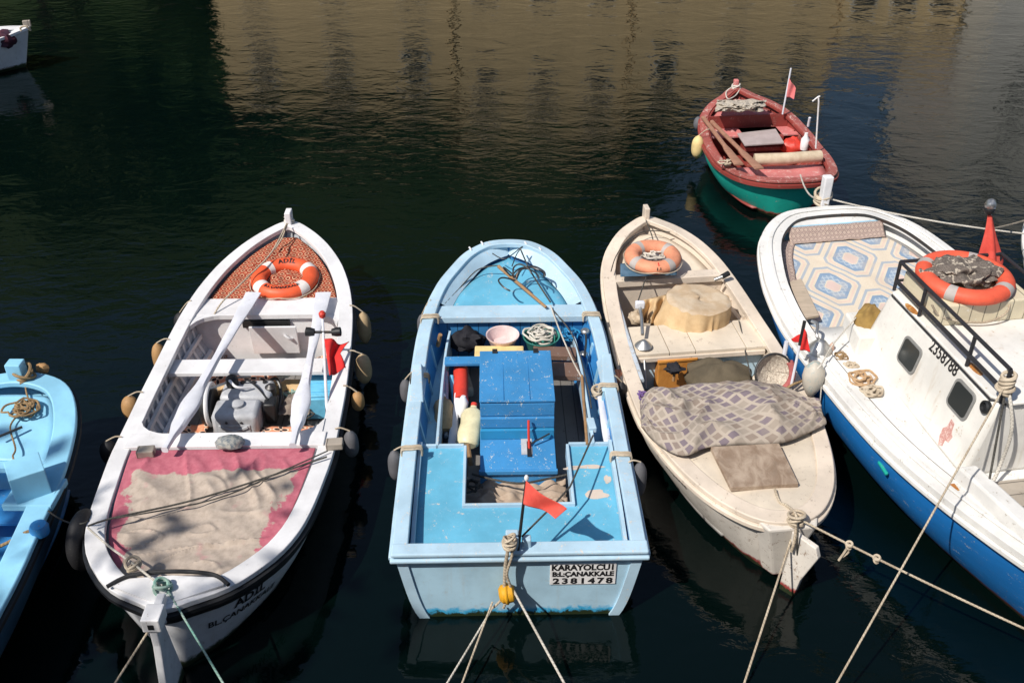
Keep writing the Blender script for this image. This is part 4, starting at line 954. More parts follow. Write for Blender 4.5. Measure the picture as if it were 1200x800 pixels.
tag(G().tube(coil(c + Vector((0, 0, .13)), .15, .04, 8, .012, .025, .08, 5), .011, 6).build('rope_coil', m_ropew), 'heap of pale rope coiled in the green basin', 'rope')
tag(G().tube(coil(at(667, 398, .52), .09, .03, 5, .008, .025, .12, 9), .010, 6).build('rope_coil', plastic('bright_blue_twine', (.02, .22, .45), .6)), 'bright blue twine heap right of the green basin', 'rope')
c = at(585, 411, .60); tag(G().box(c - Vector((0, 0, .05)), (.50, .20, .10), rz=.0).build('foam_slab', m_foam, bevel=.012, smooth=False), 'yellow foam slab lying behind the blue thwart', 'foam slab')
c = at(547, 398, .50); tag(G().ell(c, (.17, .14, .12), 20, 12, .5).build('bag', m_darkcl), 'crumpled black bag left of the pink basin', 'bag')
c = at(650, 411, .60); tag(G().box(c - Vector((0, 0, .03)), (.44, .17, .06), rz=-.06).build('wooden_board', m_brownpl, bevel=.006, smooth=False), 'worn dark brown board behind the blue engine box, nearest the green basin', 'board')
c = at(663, 432, .57); bd = tag(G().box(c - Vector((0, 0, .03)), (.33, .24, .06), rz=-.02).build('wooden_board', m_brownpl, bevel=.006, smooth=False), 'brown board with grey scrapes beside the right of the blue engine box', 'board')
# left hold clutter
def jug(label, base, top, r, mat):
    base, top = Vector(base), Vector(top); t = thing('jerrycan', label, 'jerrycan', base); ax = top - base; h = ax.length
    G().lathe([(r * .8, 0), (r, .02), (r, h * .30), (r * .9, h * .5), (r, h * .68), (r * .8, h * .80), (r * .3, h * .88), (r * .28, h * .92)], (0, 0, 0), ax, 18, 1.15, .8).build('body', mat, t)
    G().lathe([(r * .33, 0), (r * .33, .03), (0, .032)], ax * .92, ax, 12).build('cap', m_redp if 'green' in label else m_white, t)
    return t
jug('cream plastic jerrycan leaning on the left coaming of the blue boat', at(521, 505, .30), at(519, 462, .46), .085, m_creamf)
jug('greenish clear plastic jug beside the engine box', at(547, 522, .30), at(556, 472, .48), .095, m_jug)
c = at(540, 487, .34); tag(G().lathe([(.05, 0), (.055, .05), (.055, .15), (.03, .19), (.02, .21), (0, .21)], c, (.15, .25, 1), 14).build('bottle', m_plate), 'small white bottle between the two jugs', 'bottle')
tag(G().tube([at(540, 470, .40), at(540, 433, .48)], .075, 14).build('canister', m_redp), 'dark red rolled canister under the left end of the blue thwart', 'canister')
tag(G().box(at(538, 452, .3), (.26, .30, .12), rz=.2).build('paper_sack', m_sand, bevel=.03), 'small tan paper sack under the red canister', 'sack')
oar('long white paddle shaft standing among the jugs', at(530, 528, .25), at(536, 462, .44), [(0, .05, .02), (.3, .045, .03), (.6, .03, .03), (1, .03, .03)], m_oarw)
for a, b_, m_, lb in (((523, 512, .25), (523, 436, .50), m_oarg, 'bluish grey stick leaning at the left coaming under the thwart'), ((533, 480, .3), (529, 440, .50), m_crate, 'light blue stick under the left end of the thwart'), ((513, 405, .56), (516, 392, .72), m_wood, 'short brown stick standing at the left coaming by the thwart'),
        ((552, 545, .2), (548, 520, .38), m_wood, 'short tan stick below the greenish jug'), ((517, 530, .2), (514, 498, .4), m_wood, 'brown stick behind the cream jerrycan')):
    tag(G().tube([at(*a), at(*b_)], .022, 8).build('stick', m_), lb, 'stick')
# sand coloured sacking on the floor under the stern deck
x0, x1_ = B.loc(600, 596, .12).x, x4 - .03
o = tag(onto(B, G().grid(lambda u, v: (x0 + (x1_ - x0 + .1) * u, -.46 + 1.0 * v, .14 + .09 * abs(mn.noise(Vector((u * 3, v * 5, 2)))) + .05 * mn.noise(Vector((u * 8, v * 11, 4)))), 40, 60)).build('sacking', m_sand, solid=.012), 'sand coloured sacking bundled in the stern cutout of the blue boat', 'sacking')
rope('dark rope draped along the edge of the sand coloured sacking', [at(553, 555, .34), at(580, 562, .32), at(610, 566, .33), at(645, 560, .34), at(664, 556, .36)], .010, m_roped)
tag(G().tube(coil(at(553, 572, .26), .09, .05, 3, .01, .02, .05, 12), .010, 6).build('rope_coil', m_roped), 'small dark rope coil in the shaded corner of the stern cutout', 'rope')
# flag
t = thing('signal_flag', 'tattered red flag on a thin pole at the stern of the blue boat', 'flag', at_y(609, 640, 5.5))
pt0, pt1 = at_y(607, 644, 5.50), at_y(617, 560, 5.58); G().tube([pt0, pt1], [.014, .010], 8).build('pole', m_iron, t, world=True)
G().ell(pt1, (.018, .018, .03), 10, 6).build('tip', m_plate, t, world=True)
fA, fB = at_y(616.5, 563, 5.57), at_y(613, 590, 5.54); flag_cloth(t, [fA, fB, at_y(652, 606, 5.40), at_y(663, 598, 5.40)], m_redflag2, .03, 1.6)
# yellow float and rope at the transom
kp = Vector((at_y(598, 640, 5.44).x, 5.44, .82))
t = thing('float', 'yellow float hanging on knotted rope over the blue transom', 'float', at_y(591, 706, 5.40))
f0 = at_y(591, 695, 5.40); G().lathe([(.0, -.065), (.045, -.062), (.072, -.04), (.076, 0), (.072, .04), (.045, .062), (0, .065)], f0 + Vector((.02, 0, 0)), (1, .15, .1), 16).build('body', m_yell, t, world=True)
G().torus(f0 + Vector((.02, 0, 0)), .076, .012, 24, 6, Matrix.Rotation(R(82), 4, 'Y'), flat=1).build('rim', m_yell, t, world=True)
tag(knot(at(597, 634, .88), .052, m_rope, 6, 8, .010).build('rope_knot', m_rope), 'thick knotted rope round the mooring post of the blue boat', 'rope')
rope('two-strand rope hanging from the post of the blue boat to the yellow float', [at(597, 628, .92), at_y(595, 645, 5.42), at_y(592, 665, 5.42), at_y(591, 690, 5.40)], .014, m_rope)
rope('loose pale rope end looped beside the yellow float', [at(599, 630, .90), at_y(600, 650, 5.42), at_y(594, 672, 5.41), at_y(598, 690, 5.40), at_y(590, 712, 5.40)], .011, m_rope)
mooring('pale blue-knotted mooring rope left of the yellow float', at_y(577, 712, 5.40), 523, 800, 4.75, .010, m_ropew)
mooring('tan mooring rope just right of the pale blue-knotted one', at_y(577, 705, 5.40), 541, 800, 4.75, .010, m_rope)
mooring('yellowish mooring rope running right from the yellow float', at_y(601, 690, 5.40), 662, 800, 4.75, .012, m_ropew)
rope('rope from the float down to the two mooring ropes', [at_y(590, 700, 5.40), at_y(583, 707, 5.40), at_y(577, 712, 5.40)], .010, m_rope)
rope('thin tight line from the stern post to the right rail of the blue boat', [at(612, 628, .85), at(650, 590, .84), at(668, 570, .83), at(695, 510, .80)], .008, m_roped, smooth=False)
# right side deck clutter
oar('short white paddle lying on the right side deck of the blue boat', at(712, 520, .56), at(703, 462, .56), [(0, .03, .02), (.2, .035, .02), (.8, .03, .02), (1, .028, .02)], m_oarw)
tag(knot(at(700, 458, .60), .05, m_rope, 4, 6).build('rope_knot', m_rope), 'rope knot on the right side deck above the short paddle', 'rope')
t = thing('oar_strap', 'rusty metal hook hanging on the right coaming by the front beam', 'hook', at(686, 400, .62)); G().tube([at(686, 388, .70), at(687, 400, .66), at(685, 418, .60)], .012, 8).build('shaft', m_iron, t, world=True); G().ell(at(686, 388, .70), (.05, .05, .03), 14, 8).build('disc', m_steel, t, world=True); G().ell(at(684, 414, .60), (.045, .04, .02), 14, 8).build('disc', m_steel, t, world=True)
tag(G().tube([at(688, 520, .58), at(684, 470, .60), at(682, 440, .62)], .014, 8).build('stick', m_wood), 'long thin stick along the right coaming of the blue boat', 'stick')
tag(G().box(at(693, 498, .60), (.07, .16, .06), rz=.1).build('wooden_block', m_pblue, bevel=.008, smooth=False), 'pale blue wooden block on the right coaming of the blue boat', 'block')
def gun_wrap(label, B, px, py, side, mat=m_rope, n=3):
    l = B.loc(px, py, B.z(B.loc(px, py, .75).x)); g = G()
    for k in range(n):
        x = l.x + (k - n / 2) * .024 + random.uniform(-.006, .006); y = B.b(x); zz = B.z(x)
        g.tube(cr([(x, side * (y + .035), zz - .06), (x, side * (y + .032), zz + .012), (x, side * (y - .05), zz + .018), (x + .01, side * (y - .13), zz + .012), (x + .01, side * (y - .14), zz - .06)], 3), .009, 6)
    onto(B, g); return tag(g.build('rope_lashing', mat), label, 'rope')
for px, py, sd, lb in ((478, 371, 1, 'rope lashing on the left rail of the blue boat by the front beam'), (476, 441, 1, 'dark lashing midway along the left rail of the blue boat'), (468, 525, 1, 'yellowish lashing on the left rail beside the stern deck'), (740, 532, -1, 'yellowish lashing on the right rail beside the stern deck'), (714, 452, -1, 'rope lashing round the right rowlock pad'), (694, 368, -1, 'rope lashing on the right rail of the blue boat by the front beam')):
    gun_wrap(lb, B, px, py, sd, m_roped if lb.startswith('dark') else m_rope)
F2 = 'fenders along the blue boat'
for (px, py, sd, r, m_, lb, ln) in ((484, 382, 1, .06, m_greyf, 'grey fender at the left front of the blue boat', .30), (474, 458, 1, .06, m_greyf, 'grey fender midway along the left side of the blue boat', .28), (464, 545, 1, .065, m_greyf, 'grey fender at the left rear of the blue boat', .34),
        (730, 462, -1, .06, m_rubber, 'black fender squeezed between the blue boat and the cream boat', .30), (752, 562, -1, .065, m_greyf, 'long grey fender at the right rear of the blue boat', .40)):
    p = side_pt(B, px, py, .50, sd, r + .05); l = B.Mi @ p; top = p + Vector((0, 0, ln / 2)); fender(lb, top, top - Vector((0, 0, ln)), r, m_, B.w(l.x, sd * (B.b(l.x) + .0), B.z(l.x) + .012), F2)
tag(G().ell((1.06, 8.12, .42), (.075, .10, .16), 12, 10, .3).build('fender', m_salmon), 'small orange-pink fender ball between the blue boat and the cream boat', 'fender')

# ================================================================== boat 3: cream double-ender
b3 = Boat('wooden_boat', 'cream wooden boat with a checked blanket and plywood hatch aft', (1.61, 10.9, .9), (2.22, 5.86, .70),
          [(.04, .22), (.2, .40), (.5, .58), (.9, .72), (1.3, .81), (1.65, .865), (2.0, .87), (2.6, .86), (3.1, .83), (3.6, .79), (4.1, .72), (4.5, .595), (4.8, .41), (5.0, .19)],
          (.70, .60, .92), group='moored wooden boats', p=2.3, rake_s=.25, rake_b=.4)
B = b3
B.shell('hull', m_cream_hull)
B.rail('gunwale', m_cream, [(.02, 0), (-.125, .006), (-.125, -.05), (.02, -.05)], bevel=.008)
B.rail('rub_strake', m_cream, [(.018, -.052), (.045, -.058), (.045, -.10), (.0, -.105), (-.01, -.052)], bevel=.006)
B.rail('stripe', m_iron, [(.005, -.107), (.012, -.109), (.012, -.121), (-.01, -.121)])
B.shell('lining', m_cream, .02, .8, -.07)
B.deck('floor', m_floor, .5, 4.4, .10, .18, .02)
xfb0, xfb1 = B.loc(740, 334, .68).x, B.loc(740, 324, .70).x
B.thwart('front_beam', m_cream, xfb0, xfb1, .735, .08, .06)
B.deck('foredeck', m_cream_pl, xfb1, B.L - .2, lambda x, y: B.z(x) - .13, .12, .02, crown=.02)
B.bulk('bulkhead', m_cream, xfb0 + .05, .1, .68, inset=.08)
xh1, xh0 = B.loc(800, 379, .60).x, B.loc(800, 412, .60).x
hatch = [(-.52, -.165), (-.155, .07), (.08, .56)]
yl, yr_ = B.bi(xh0, .10) , -B.bi(xh0, .10)
edges = [yl, B.loc(777, 395, .6).y, B.loc(808, 395, .6).y, B.loc(868, 395, .6).y, yr_]
for a, b_ in zip(edges[:-1], edges[1:]): G().box(((xh0 + xh1) / 2, (a + b_) / 2, .58), (xh1 - xh0, abs(a - b_) - .008, .04)).build('thwart_board', m_cream_pl, B.root, smooth=False, bevel=.005)
G().box((xh0 - .005, 0, .535), (.03, 2 * yl - .06, .05)).build('thwart_edge', m_cream, B.root, smooth=False, bevel=.004)
B.bulk('bulkhead', m_pblue, xh0 + .07, .10, .55, inset=.09)
xs1 = B.loc(850, 505, .60).x; 
B.deck('stern_deck', m_cream_pl, .10, xs1, lambda x, y: B.z(x) - .028, .06, .03, crown=.03)
for sd in (1, -1):
    B.stringer('stringer', m_cream, xs1, xfb0, .48, sd, .08, .05, .05)
    for x in np.arange(xs1 + .2, xfb0 - .1, .36): B.rib(float(x), sd, m_cream, .12, .55, .045, .035, .06)
G().prism([(B.L - .09, -.03), (B.L + .05, -.03), (B.L + .05, .03), (B.L - .09, .03)], .75, 1.06).build('stem_post', m_cream, B.root, bevel=.01, smooth=False)
# bluff stern block and rudder
G().hexa([(.03, -.05, .06), (.14, -.12, .06), (.14, .12, .06), (.03, .05, .06), (-.06, -.20, .668), (.10, -.27, .668), (.10, .27, .668), (-.06, .20, .668)]).build('stern_block', m_cream_hull, B.root, smooth=False, bevel=.02)
rp = [(.02, .64), (-.20, .61), (-.235, .52), (-.13, .20), (-.07, -.25), (.04, -.25), (.03, .12), (.01, .42)]; n_ = len(rp); rk = Matrix.Translation((-.065, -.02, 0)) @ Matrix.Rotation(R(38), 4, 'Z')
G().add([rk @ Vector((x, -.025, z)) for x, z in rp] + [rk @ Vector((x, .025, z)) for x, z in rp], [tuple(range(n_)), tuple(range(2 * n_ - 1, n_ - 1, -1))] + [(i, (i + 1) % n_, n_ + (i + 1) % n_, n_ + i) for i in range(n_)]).build('rudder', m_cream_hull, B.root, smooth=False, bevel=.008)
B.hull_text('B.L.Ç.KALE', .075, .92, .20, 1, m_letter, .002)
# ---- things in the cream boat
lifebuoy('bleached pink lifebuoy lying on the cream foredeck', at(765, 301, .90), .235, .085, m_salmon, m_bandg, (R(3), 0, 0), (38, 128, 218, 308), 8, [('1', .065, -84, 1.15, m_letterr), ('1.1', .045, -84, .40, m_letter)])
c = at(765, 300, .84); tag(G().tube(coil(c, .14, .03, 6, .01, .03, .05, 11), .010, 6).build('rope_coil', m_ropew), 'pale rope coiled inside the bleached pink lifebuoy', 'rope')
tag(G().grid(lambda u, v: at(727 + 66 * u, 309 + 15 * v - 2 * u, .825 + .012 * mn.noise(Vector((u * 6, v * 4, 3)))), 24, 10).build('cloth', m_bluecl, solid=.008), 'slate blue cloth under the front of the bleached pink lifebuoy', 'cloth')
rope('thin dark line from the bow post over the bleached pink lifebuoy', [at(757, 258, .95), at(765, 280, .98), at(766, 300, .86), at(757, 325, .80), at(748, 352, .72)], .007, m_roped)
rope('pale loop of line behind the bleached pink lifebuoy', [at(716, 318, .82), at(722, 300, .86), at(735, 282, .88), at(757, 271, .89), at(785, 272, .88)], .006, m_roped)
t = thing('drum', 'round covered drum with a pleated tan skirt', 'drum', at(819, 378, .30)); c = at(819, 349, .82); base = Vector((c.x, c.y, .28))
rx = (at(857, 349, .82) - c).length
dq = lambda r_, a: Vector((c.x + r_ * math.cos(a), c.y + .92 * r_ * math.sin(a), c.z + .010 * math.sin(a) - .02 * math.cos(a) + .014 * mn.noise(Vector((r_ * 5 * math.cos(a), r_ * 5 * math.sin(a), 1))) + .003 * mn.noise(Vector((r_ * 16 * math.cos(a), r_ * 16 * math.sin(a), 1))) - (.022 * (max(0, r_ / rx - .84) / .16) ** 2 * (1 + .5 * math.sin(a * 7 + 4 * math.sin(a * 3))))))
g = G(); g.grid(lambda u, v: dq(rx * (1.0 * u), 6.28319 * v), 20, 60); g.uv = {}; g.build('cover', m_tarptop, t, world=True)
g = G(); n = 260; vs = []
for i in range(13):
    f = i / 12
    for k in range(n):
        a = 6.283185 * k / n; lf = max(0, math.cos(a - 3.6)) ** 2
        ph = 9 * mn.noise(Vector((math.cos(a) * 1.5, math.sin(a) * 1.5, .5))); am = .5 + mn.noise(Vector((math.cos(a) * 2.5, math.sin(a) * 2.5, 7)))
        rr = rx * (1.0 + .06 * f + .55 * lf * f ** 1.2) + (.040 * f ** .8) * am * (1 - 2 * abs(math.sin(a * 6 + ph * .6 + f * 1.1))) + .03 * f * mn.noise(Vector((math.cos(a) * 4, math.sin(a) * 4, f * 4)))
        q = dq(rx, a); vs.append((c.x + rr * math.cos(a), c.y + .92 * rr * math.sin(a), q.z + .004 - f * .46))
g.add(vs, [(i * n + k, i * n + (k + 1) % n, (i + 1) * n + (k + 1) % n, (i + 1) * n + k) for i in range(12) for k in range(n)]).build('skirt', m_tarp, t, world=True)
tag(G().grid(lambda u, v: at(752 + 52 * u - 4 * v, 352 - 12 * u + 26 * v + 14 * u * v, .66 - .14 * v + .05 * math.sin(u * 22 + v * 2) * (.4 + v) + .04 * mn.noise(Vector((u * 4, v * 4, 2)))), 60, 20).build('tarpaulin', m_tarp, solid=.008), 'crumpled tan tarpaulin spilling left of the covered drum', 'tarpaulin')
tag(G().ell(at(744, 372, .62), (.07, .09, .07), 14, 10, .5).build('rag', m_tarptop), 'small tan rag bundle at the left of the crumpled tarpaulin', 'rag')
# pole with bell head
t = thing('hand_pump', 'thin metal pole with a chrome bell shaped head', 'pole', at(755, 452, .35)); pa, pb, pc_ = at(750, 360, .78), at(754, 398, .66), at(757, 455, .36)
G().tube([pa, at(752, 374, .74), at(753, 392, .68)], .018, 8).build('handle', m_chrome, t, world=True); G().box(pa + Vector((0, .02, .02)), (.10, .06, .08)).build('head_block', m_oarw, t, world=True, bevel=.012)
G().lathe([(.015, .07), (.03, .06), (.075, .02), (.09, 0), (.085, 0), (.02, .03)], at(754, 405, .63), (0, 0, 1), 20).build('bell', m_chrome, t, world=True); G().tube([at(754, 403, .64), pc_], .010, 8).build('shaft', m_steel, t, world=True)
oar('blue-grey oar lying inside the left rail of the cream boat', at(718, 345, .66), at(752, 446, .58), [(0, .05, .012), (.25, .04, .016), (.5, .028, .022), (1, .026, .022)], m_oarg)
tag(G().tube(cr([at(738, 405, .56), at(736, 416, .52), at(740, 424, .50), at(735, 426, .48)], 4), [.03] * 6 + [.018] * 7, 8).build('rag', m_foam), 'yellow rag hanging inside the left rail of the cream boat', 'rag')
cb = at(787, 457, .32); t = thing('wooden_box', 'orange varnished wooden box with a black rag on top', 'box', at(787, 452, .13), B.yaw - R(90) + .06)
G().box((0, .02, .20), (.40, .24, .34)).build('body', m_owood, t, bevel=.01, smooth=False); G().box((0, .02, .385), (.42, .26, .03)).build('lid', m_owood, t, bevel=.006, smooth=False)
tag(G().ell(at(790, 431, .55), (.085, .08, .045), 16, 10, .7).build('rag', m_darkcl), 'black rag on top of the orange wooden box', 'rag')
tag(G().tube([at(791, 432, .56), at(789, 446, .42)], .016, 8).build('handle_stick', m_wood), 'short pale stick under the black rag', 'stick')
cK = at(842, 445, .42); tag(G().ell(cK, (.33, .26, .18), 30, 18, .28, Matrix.Rotation(-.25, 4, 'Z')).build('canvas_bundle', m_khaki), 'khaki canvas bundle right of the orange wooden box', 'canvas bundle')
# checked blanket: heaped over gear across the boat
nb = (at(752, 492, .66), at(805, 536, .70), at(880, 522, .72), at(966, 497, .68)); fb = (at(758, 462, .72), at(805, 452, .80), at(868, 446, .82), at(950, 466, .74))
near = cr([at(752, 500, .64), at(770, 520, .66), at(800, 534, .68), at(830, 524, .70), at(868, 521, .70), at(915, 519, .69), at(945, 508, .67), at(968, 497, .66)], 10)
far = cr([at(750, 470, .64), at(764, 460, .68), at(790, 455, .72), at(820, 449, .74), at(858, 450, .74), at(893, 450, .72), at(925, 458, .69), at(958, 470, .66)], 10)
def blanket(u, v):
    i = u * (len(near) - 1); k = min(int(i), len(near) - 2); f = i - k; a = near[k].lerp(near[k + 1], f); b_ = far[k].lerp(far[k + 1], f); p = a.lerp(b_, v)
    hump = (math.sin(math.pi * min(1, max(0, v))) ** .65) * (.055 + .075 * math.exp(-((u - .72) / .20) ** 2) + .06 * math.exp(-((u - .20) / .14) ** 2)) * (min(1, 7 * u) * min(1, 7 * (1 - u))) ** .5
    fold = .055 * max(0, 1 - 3.2 * abs(mn.noise(Vector((u * 4.5 + v * 1.6, v * 1.8 - u * 2, 3.3))))) ** 1.3 + .045 * max(0, 1 - 4 * abs(mn.noise(Vector((u * 3 - v * 2.6, v * 1.2 + u * 3.6, 8.3))))) ** 1.5 + .05 * mn.noise(Vector((u * 4, v * 2.5, 5))) + .012 * mn.noise(Vector((u * 16, v * 9, 1)))
    return p + Vector((0, 0, hump + fold * math.sin(math.pi * v) ** .5 - .0))
o = G().grid(blanket, 110, 54, lambda u, v: (u * 1.72, v * 1.08 + .10 * mn.noise(Vector((u * 2.3, v * 2, 7))))).build('blanket', m_check, solid=.012); tag(o, 'purple and grey checked blanket heaped across the cream boat', 'blanket')
tag(G().tube(coil(at(755, 466, .66), .06, .03, 3, .01, .02, .04, 14), .010, 6).build('rope_coil', cloth('purple_twine', (.17, .10, .26), (.10, .06, .16))), 'small loop of purple twine at the left corner of the blanket', 'rope')
# plywood hatch
zz = lambda px, py: B.z(B.loc(px, py, .68).x) + .012
g = G(); cs = [at(px, py, .715) for px, py in ((833, 523), (913, 519), (936, 566), (857, 571))]
g.hexa([c - Vector((0, 0, .045)) for c in cs[::-1]] + cs[::-1]); tag(g.build('hatch_cover', m_plywood, bevel=.004, smooth=False), 'square weathered plywood hatch cover on the cream stern deck', 'hatch cover')
# hoop net
t = thing('landing_net', 'round hooped landing net with a red padded rim', 'net', at(905, 448, .60)); c = at(907, 437, .78)
M_ = Matrix.Rotation(R(-12), 4, 'Z') @ Matrix.Rotation(R(62), 4, 'X') @ Matrix.Rotation(R(18), 4, 'Y')
G().torus(c, .185, .011, 40, 8, M_, R(40), R(280), 1).build('hoop', m_iron, t, world=True); G().torus(c, .185, .034, 24, 10, M_, R(-80), R(40), 1).build('padded_rim', cloth('dull_red_padding', (.42, .13, .12), (.32, .09, .09), 14), t, world=True)
G().grid(lambda u, v: c + M_ @ Vector((.18 * u * math.cos(6.2832 * v), .18 * u * math.sin(6.2832 * v), -.10 * (1 - u * u) + .012 * mn.noise(Vector((u * 6, v * 18, 0))))), 10, 40).build('mesh_bag', m_netw, t, world=True, solid=.004)
rope('stiff brown line from the landing net rim to the white buoy', [at(909, 462, .66), at(920, 456, .70), at(930, 450, .74), at(944, 444, .74), at(950, 432, .78)], .012, m_ropet)
tag(knot(at(910, 460, .66), .04, m_rope, 3, 9).build('rope_knot', m_rope), 'tan knot at the foot of the landing net', 'rope')
tag(G().tube([at(916, 432, .62), at(922, 400, .92)], .022, 8).build('stick', m_oarw), 'short white stick standing beside the landing net', 'stick')
t = thing('signal_flag', 'small red flag on a white pole standing by the landing net', 'flag', at(925, 462, .62)); p0 = at(925, 462, .62); p1 = at_y(943, 376, p0.y + .12)
G().tube([p0, p0.lerp(p1, .7)], .013, 8).build('pole', m_oarw, t, world=True); G().tube([p0.lerp(p1, .68), p1], .016, 8).build('pole_tip', m_black, t, world=True)
yq = p0.y + .10; flag_cloth(t, [at_y(942, 384, yq), at_y(937, 410, yq - .03), at_y(949, 412, yq - .04), at_y(947, 393, yq)], m_redflag, .02, 1.5); flag_cloth(t, [at_y(939, 391, yq), at_y(937, 402, yq), at_y(927, 398, yq + .04), at_y(928, 396, yq + .04)], m_redflag, .02, 1.5)
t = thing('rowlock', 'grey metal tube with a black end on the right front rail', 'rowlock', at(838, 329, .72)); G().tube([at(837, 328, .76), at(847, 324, .80)], .022, 10).build('tube', m_steel, t, world=True); G().tube([at(846, 324.5, .795), at(854, 320, .82)], .030, 10).build('end_cap', m_black, t, world=True)
rope('loose dark line along the right side of the cream boat', [at(866, 376, .62), at(872, 400, .58), at(874, 415, .56), at(880, 440, .56)], .007, m_roped)
# ropes at its stern
kn = at(933, 606, .74); tag(knot(kn, .06, m_rope, 5, 13).build('rope_knot', m_rope), 'pale rope knot over the rudder of the cream boat', 'rope')
rope('tan rope loop running from the plywood hatch to the stern knot', [at(908, 573, .71), at(914, 588, .70), at(922, 592, .71), at(933, 604, .75), at(931, 632, .60), at(927, 646, .50)], .012, m_rope)
rope('dark line down the rudder of the cream boat', [at(934, 608, .75), at(935, 625, .70), at(934, 645, .50), at(937, 668, .22)], .007, m_roped)
mooring('pale mooring rope running down from the rudder of the cream boat', at(927, 632, .55), 872, 800, 4.8, .011, m_rope)
kr = at(1200, 728, .62); kr = kn + (kr - kn) * 1.9
rp_pts = sag(kn, kr, .06, 30); rope('long pale rope stretched right across the water from the cream stern', rp_pts, .009, m_rope, 'mooring_rope', False)
for f, lb in ((.145, 'first knotted tassel on the long pale rope, nearest the cream stern'), (.215, 'second small knot on the long pale rope')):
    p = rp_pts[int(f * 30)]; g = knot(p, .022, m_rope, 3, 2, .010)
    if 'first' in lb: g.tube(cr([p, p + Vector((-.02, 0, -.08)), p + Vector((-.05, 0, -.17))], 4), .010, 6); g.tube(cr([p, p + Vector((.01, 0, -.08)), p + Vector((-.03, .01, -.15))], 4), .009, 6)
    tag(g.build('rope_knot', m_rope), lb, 'rope')

# ================================================================== boat 4: cabin boat with the blue hull
b4 = Boat('cabin_boat', 'white and blue cabin boat with a patterned carpet on its bow', (3.67, 10.67, 1.15), (4.67, 4.35, .85),
          [(6.4 - d, b) for d, b in ((.03, .42), (.21, .74), (.54, .98), (.89, 1.10), (1.46, 1.22), (2.02, 1.26), (2.8, 1.21), (3.6, 1.13), (4.0, 1.06), (4.5, .93), (4.95, .78), (5.7, .48))],
          (.85, .80, 1.15), p=2.6, q=.8, rake_b=.5, rake_s=.2, group='moored wooden boats')
B = b4
B.shell('hull', m_royal, .13, 1)
B.shell('topside_band', m_offw_rail, 0, .13, .006, 3)
B.rail('gunwale', m_offw_rail, [(.03, 0), (-.20, .01), (-.20, -.06), (.03, -.06)], bevel=.012)
B.rail('rub_strake', m_offw_rail, [(.02, -.065), (.05, -.07), (.05, -.115), (.01, -.12), (-.01, -.065)], bevel=.008)
B.rail('seam', m_iron, [(-.203, .004), (-.211, .004), (-.211, -.03), (-.203, -.03)])
B.rail('inner_bead', m_offw_rail, [(-.06, .009), (-.06, .028), (-.10, .028), (-.10, .009)], bevel=.006)
B.shell('lining', m_offw_rail, .02, .7, -.08)
wb0, wb1, wt0, wt1 = B.loc(990, 400, .80), B.loc(1150, 575, .80), B.loc(1035, 342, 1.5), B.loc(1178, 475, 1.5)
ybt, yt = (wb0.y + wb1.y) / 2, (wt0.y + wt1.y) / 2 - .005; ZB, ZT = .78, 1.50
xf, xr = wt0.x, wt1.x
xbow = B.loc(975, 261, 1.10).x
B.deck('foredeck', m_offw_rail, xf - .3, xbow, lambda x, y: B.z(x) - .17, .19, .02)
B.deck('bow_cap', m_offw_rail, xbow, B.L - .06, lambda x, y: B.z(x) - .012, .05, .02)
G().box((xbow - .012, 0, B.z(xbow) - .09), (.03, 2 * B.bi(xbow, .16), .16)).build('bow_beam', m_lblue, B.root, smooth=False)
B.deck('side_deck', m_offw_rail, .3, xf + .4, lambda x, y: B.z(x) - .022, .12, .03)
cab = G(); cab.hexa([(xr, -ybt, ZB), (xf + .12, -ybt, ZB), (xf + .12, ybt, ZB), (xr, ybt, ZB), (xr + .02, -yt, ZT), (xf, -yt, ZT), (xf, yt, ZT), (xr + .02, yt, ZT)])
cabin = cab.build('cabin', m_offw, B.root, bevel=.045, angle=50)
rf = G().prism([(xr - .02, -yt - .03), (xf - .10, -yt - .03), (xf + .03, -yt + .12), (xf + .03, yt - .12), (xf - .06, yt + .01), (xr + .10, yt + .012), (xr - .02, yt - .12)], ZT + .002, ZT + .030).build('roof', m_offw, cabin, bevel=.010, smooth=False)
G().tube([(xr - .015, yt - .11, ZT - .008), (xr + .10, yt + .014, ZT - .006), (xf - .06, yt + .012, ZT - .006), (xf + .02, yt - .10, ZT - .008)], .007, 6).build('roof_edging', m_blackrail, cabin)
# raised planked hatch at the front of the roof
xq = B.loc(1120, 381, ZT + .03).x; hp = paint('cream_hatch_planks', (.72, .64, .46), (.75, .72, .62), .45, dirt=.35, plank=(1, .13))
G().box(((xq + xf - .04) / 2, 0, ZT + .135), (xf - .04 - xq, 2 * yt - .16, .21)).build('roof_hatch', hp, cabin, bevel=.015, smooth=False)
def wall_y(z): return ybt + (yt - ybt) * (z - ZB) / (ZT - ZB)
def onwall(px, py):
    lo, hi = ZB - .1, ZT + .3
    for _ in range(40):
        z = (lo + hi) / 2; l = B.loc(px, py, z)
        if (l.y - wall_y(z)) > 0: hi = z
        else: lo = z
    return B.loc(px, py, (lo + hi) / 2)
def rrect(w_, h_, r, n=6):
    out = []
    for cx, cy, a0 in ((w_ / 2 - r, h_ / 2 - r, 0), (-w_ / 2 + r, h_ / 2 - r, 90), (-w_ / 2 + r, -h_ / 2 + r, 180), (w_ / 2 - r, -h_ / 2 + r, 270)):
        for k in range(n + 1): a = R(a0 + 90 * k / n); out.append((cx + r * math.cos(a), cy + r * math.sin(a)))
    return out
wn_ = Vector((0, ZT - ZB, ybt - yt)).normalized(); wu = Vector((0, yt - ybt, ZT - ZB)).normalized(); wx = Vector((-1, 0, 0))
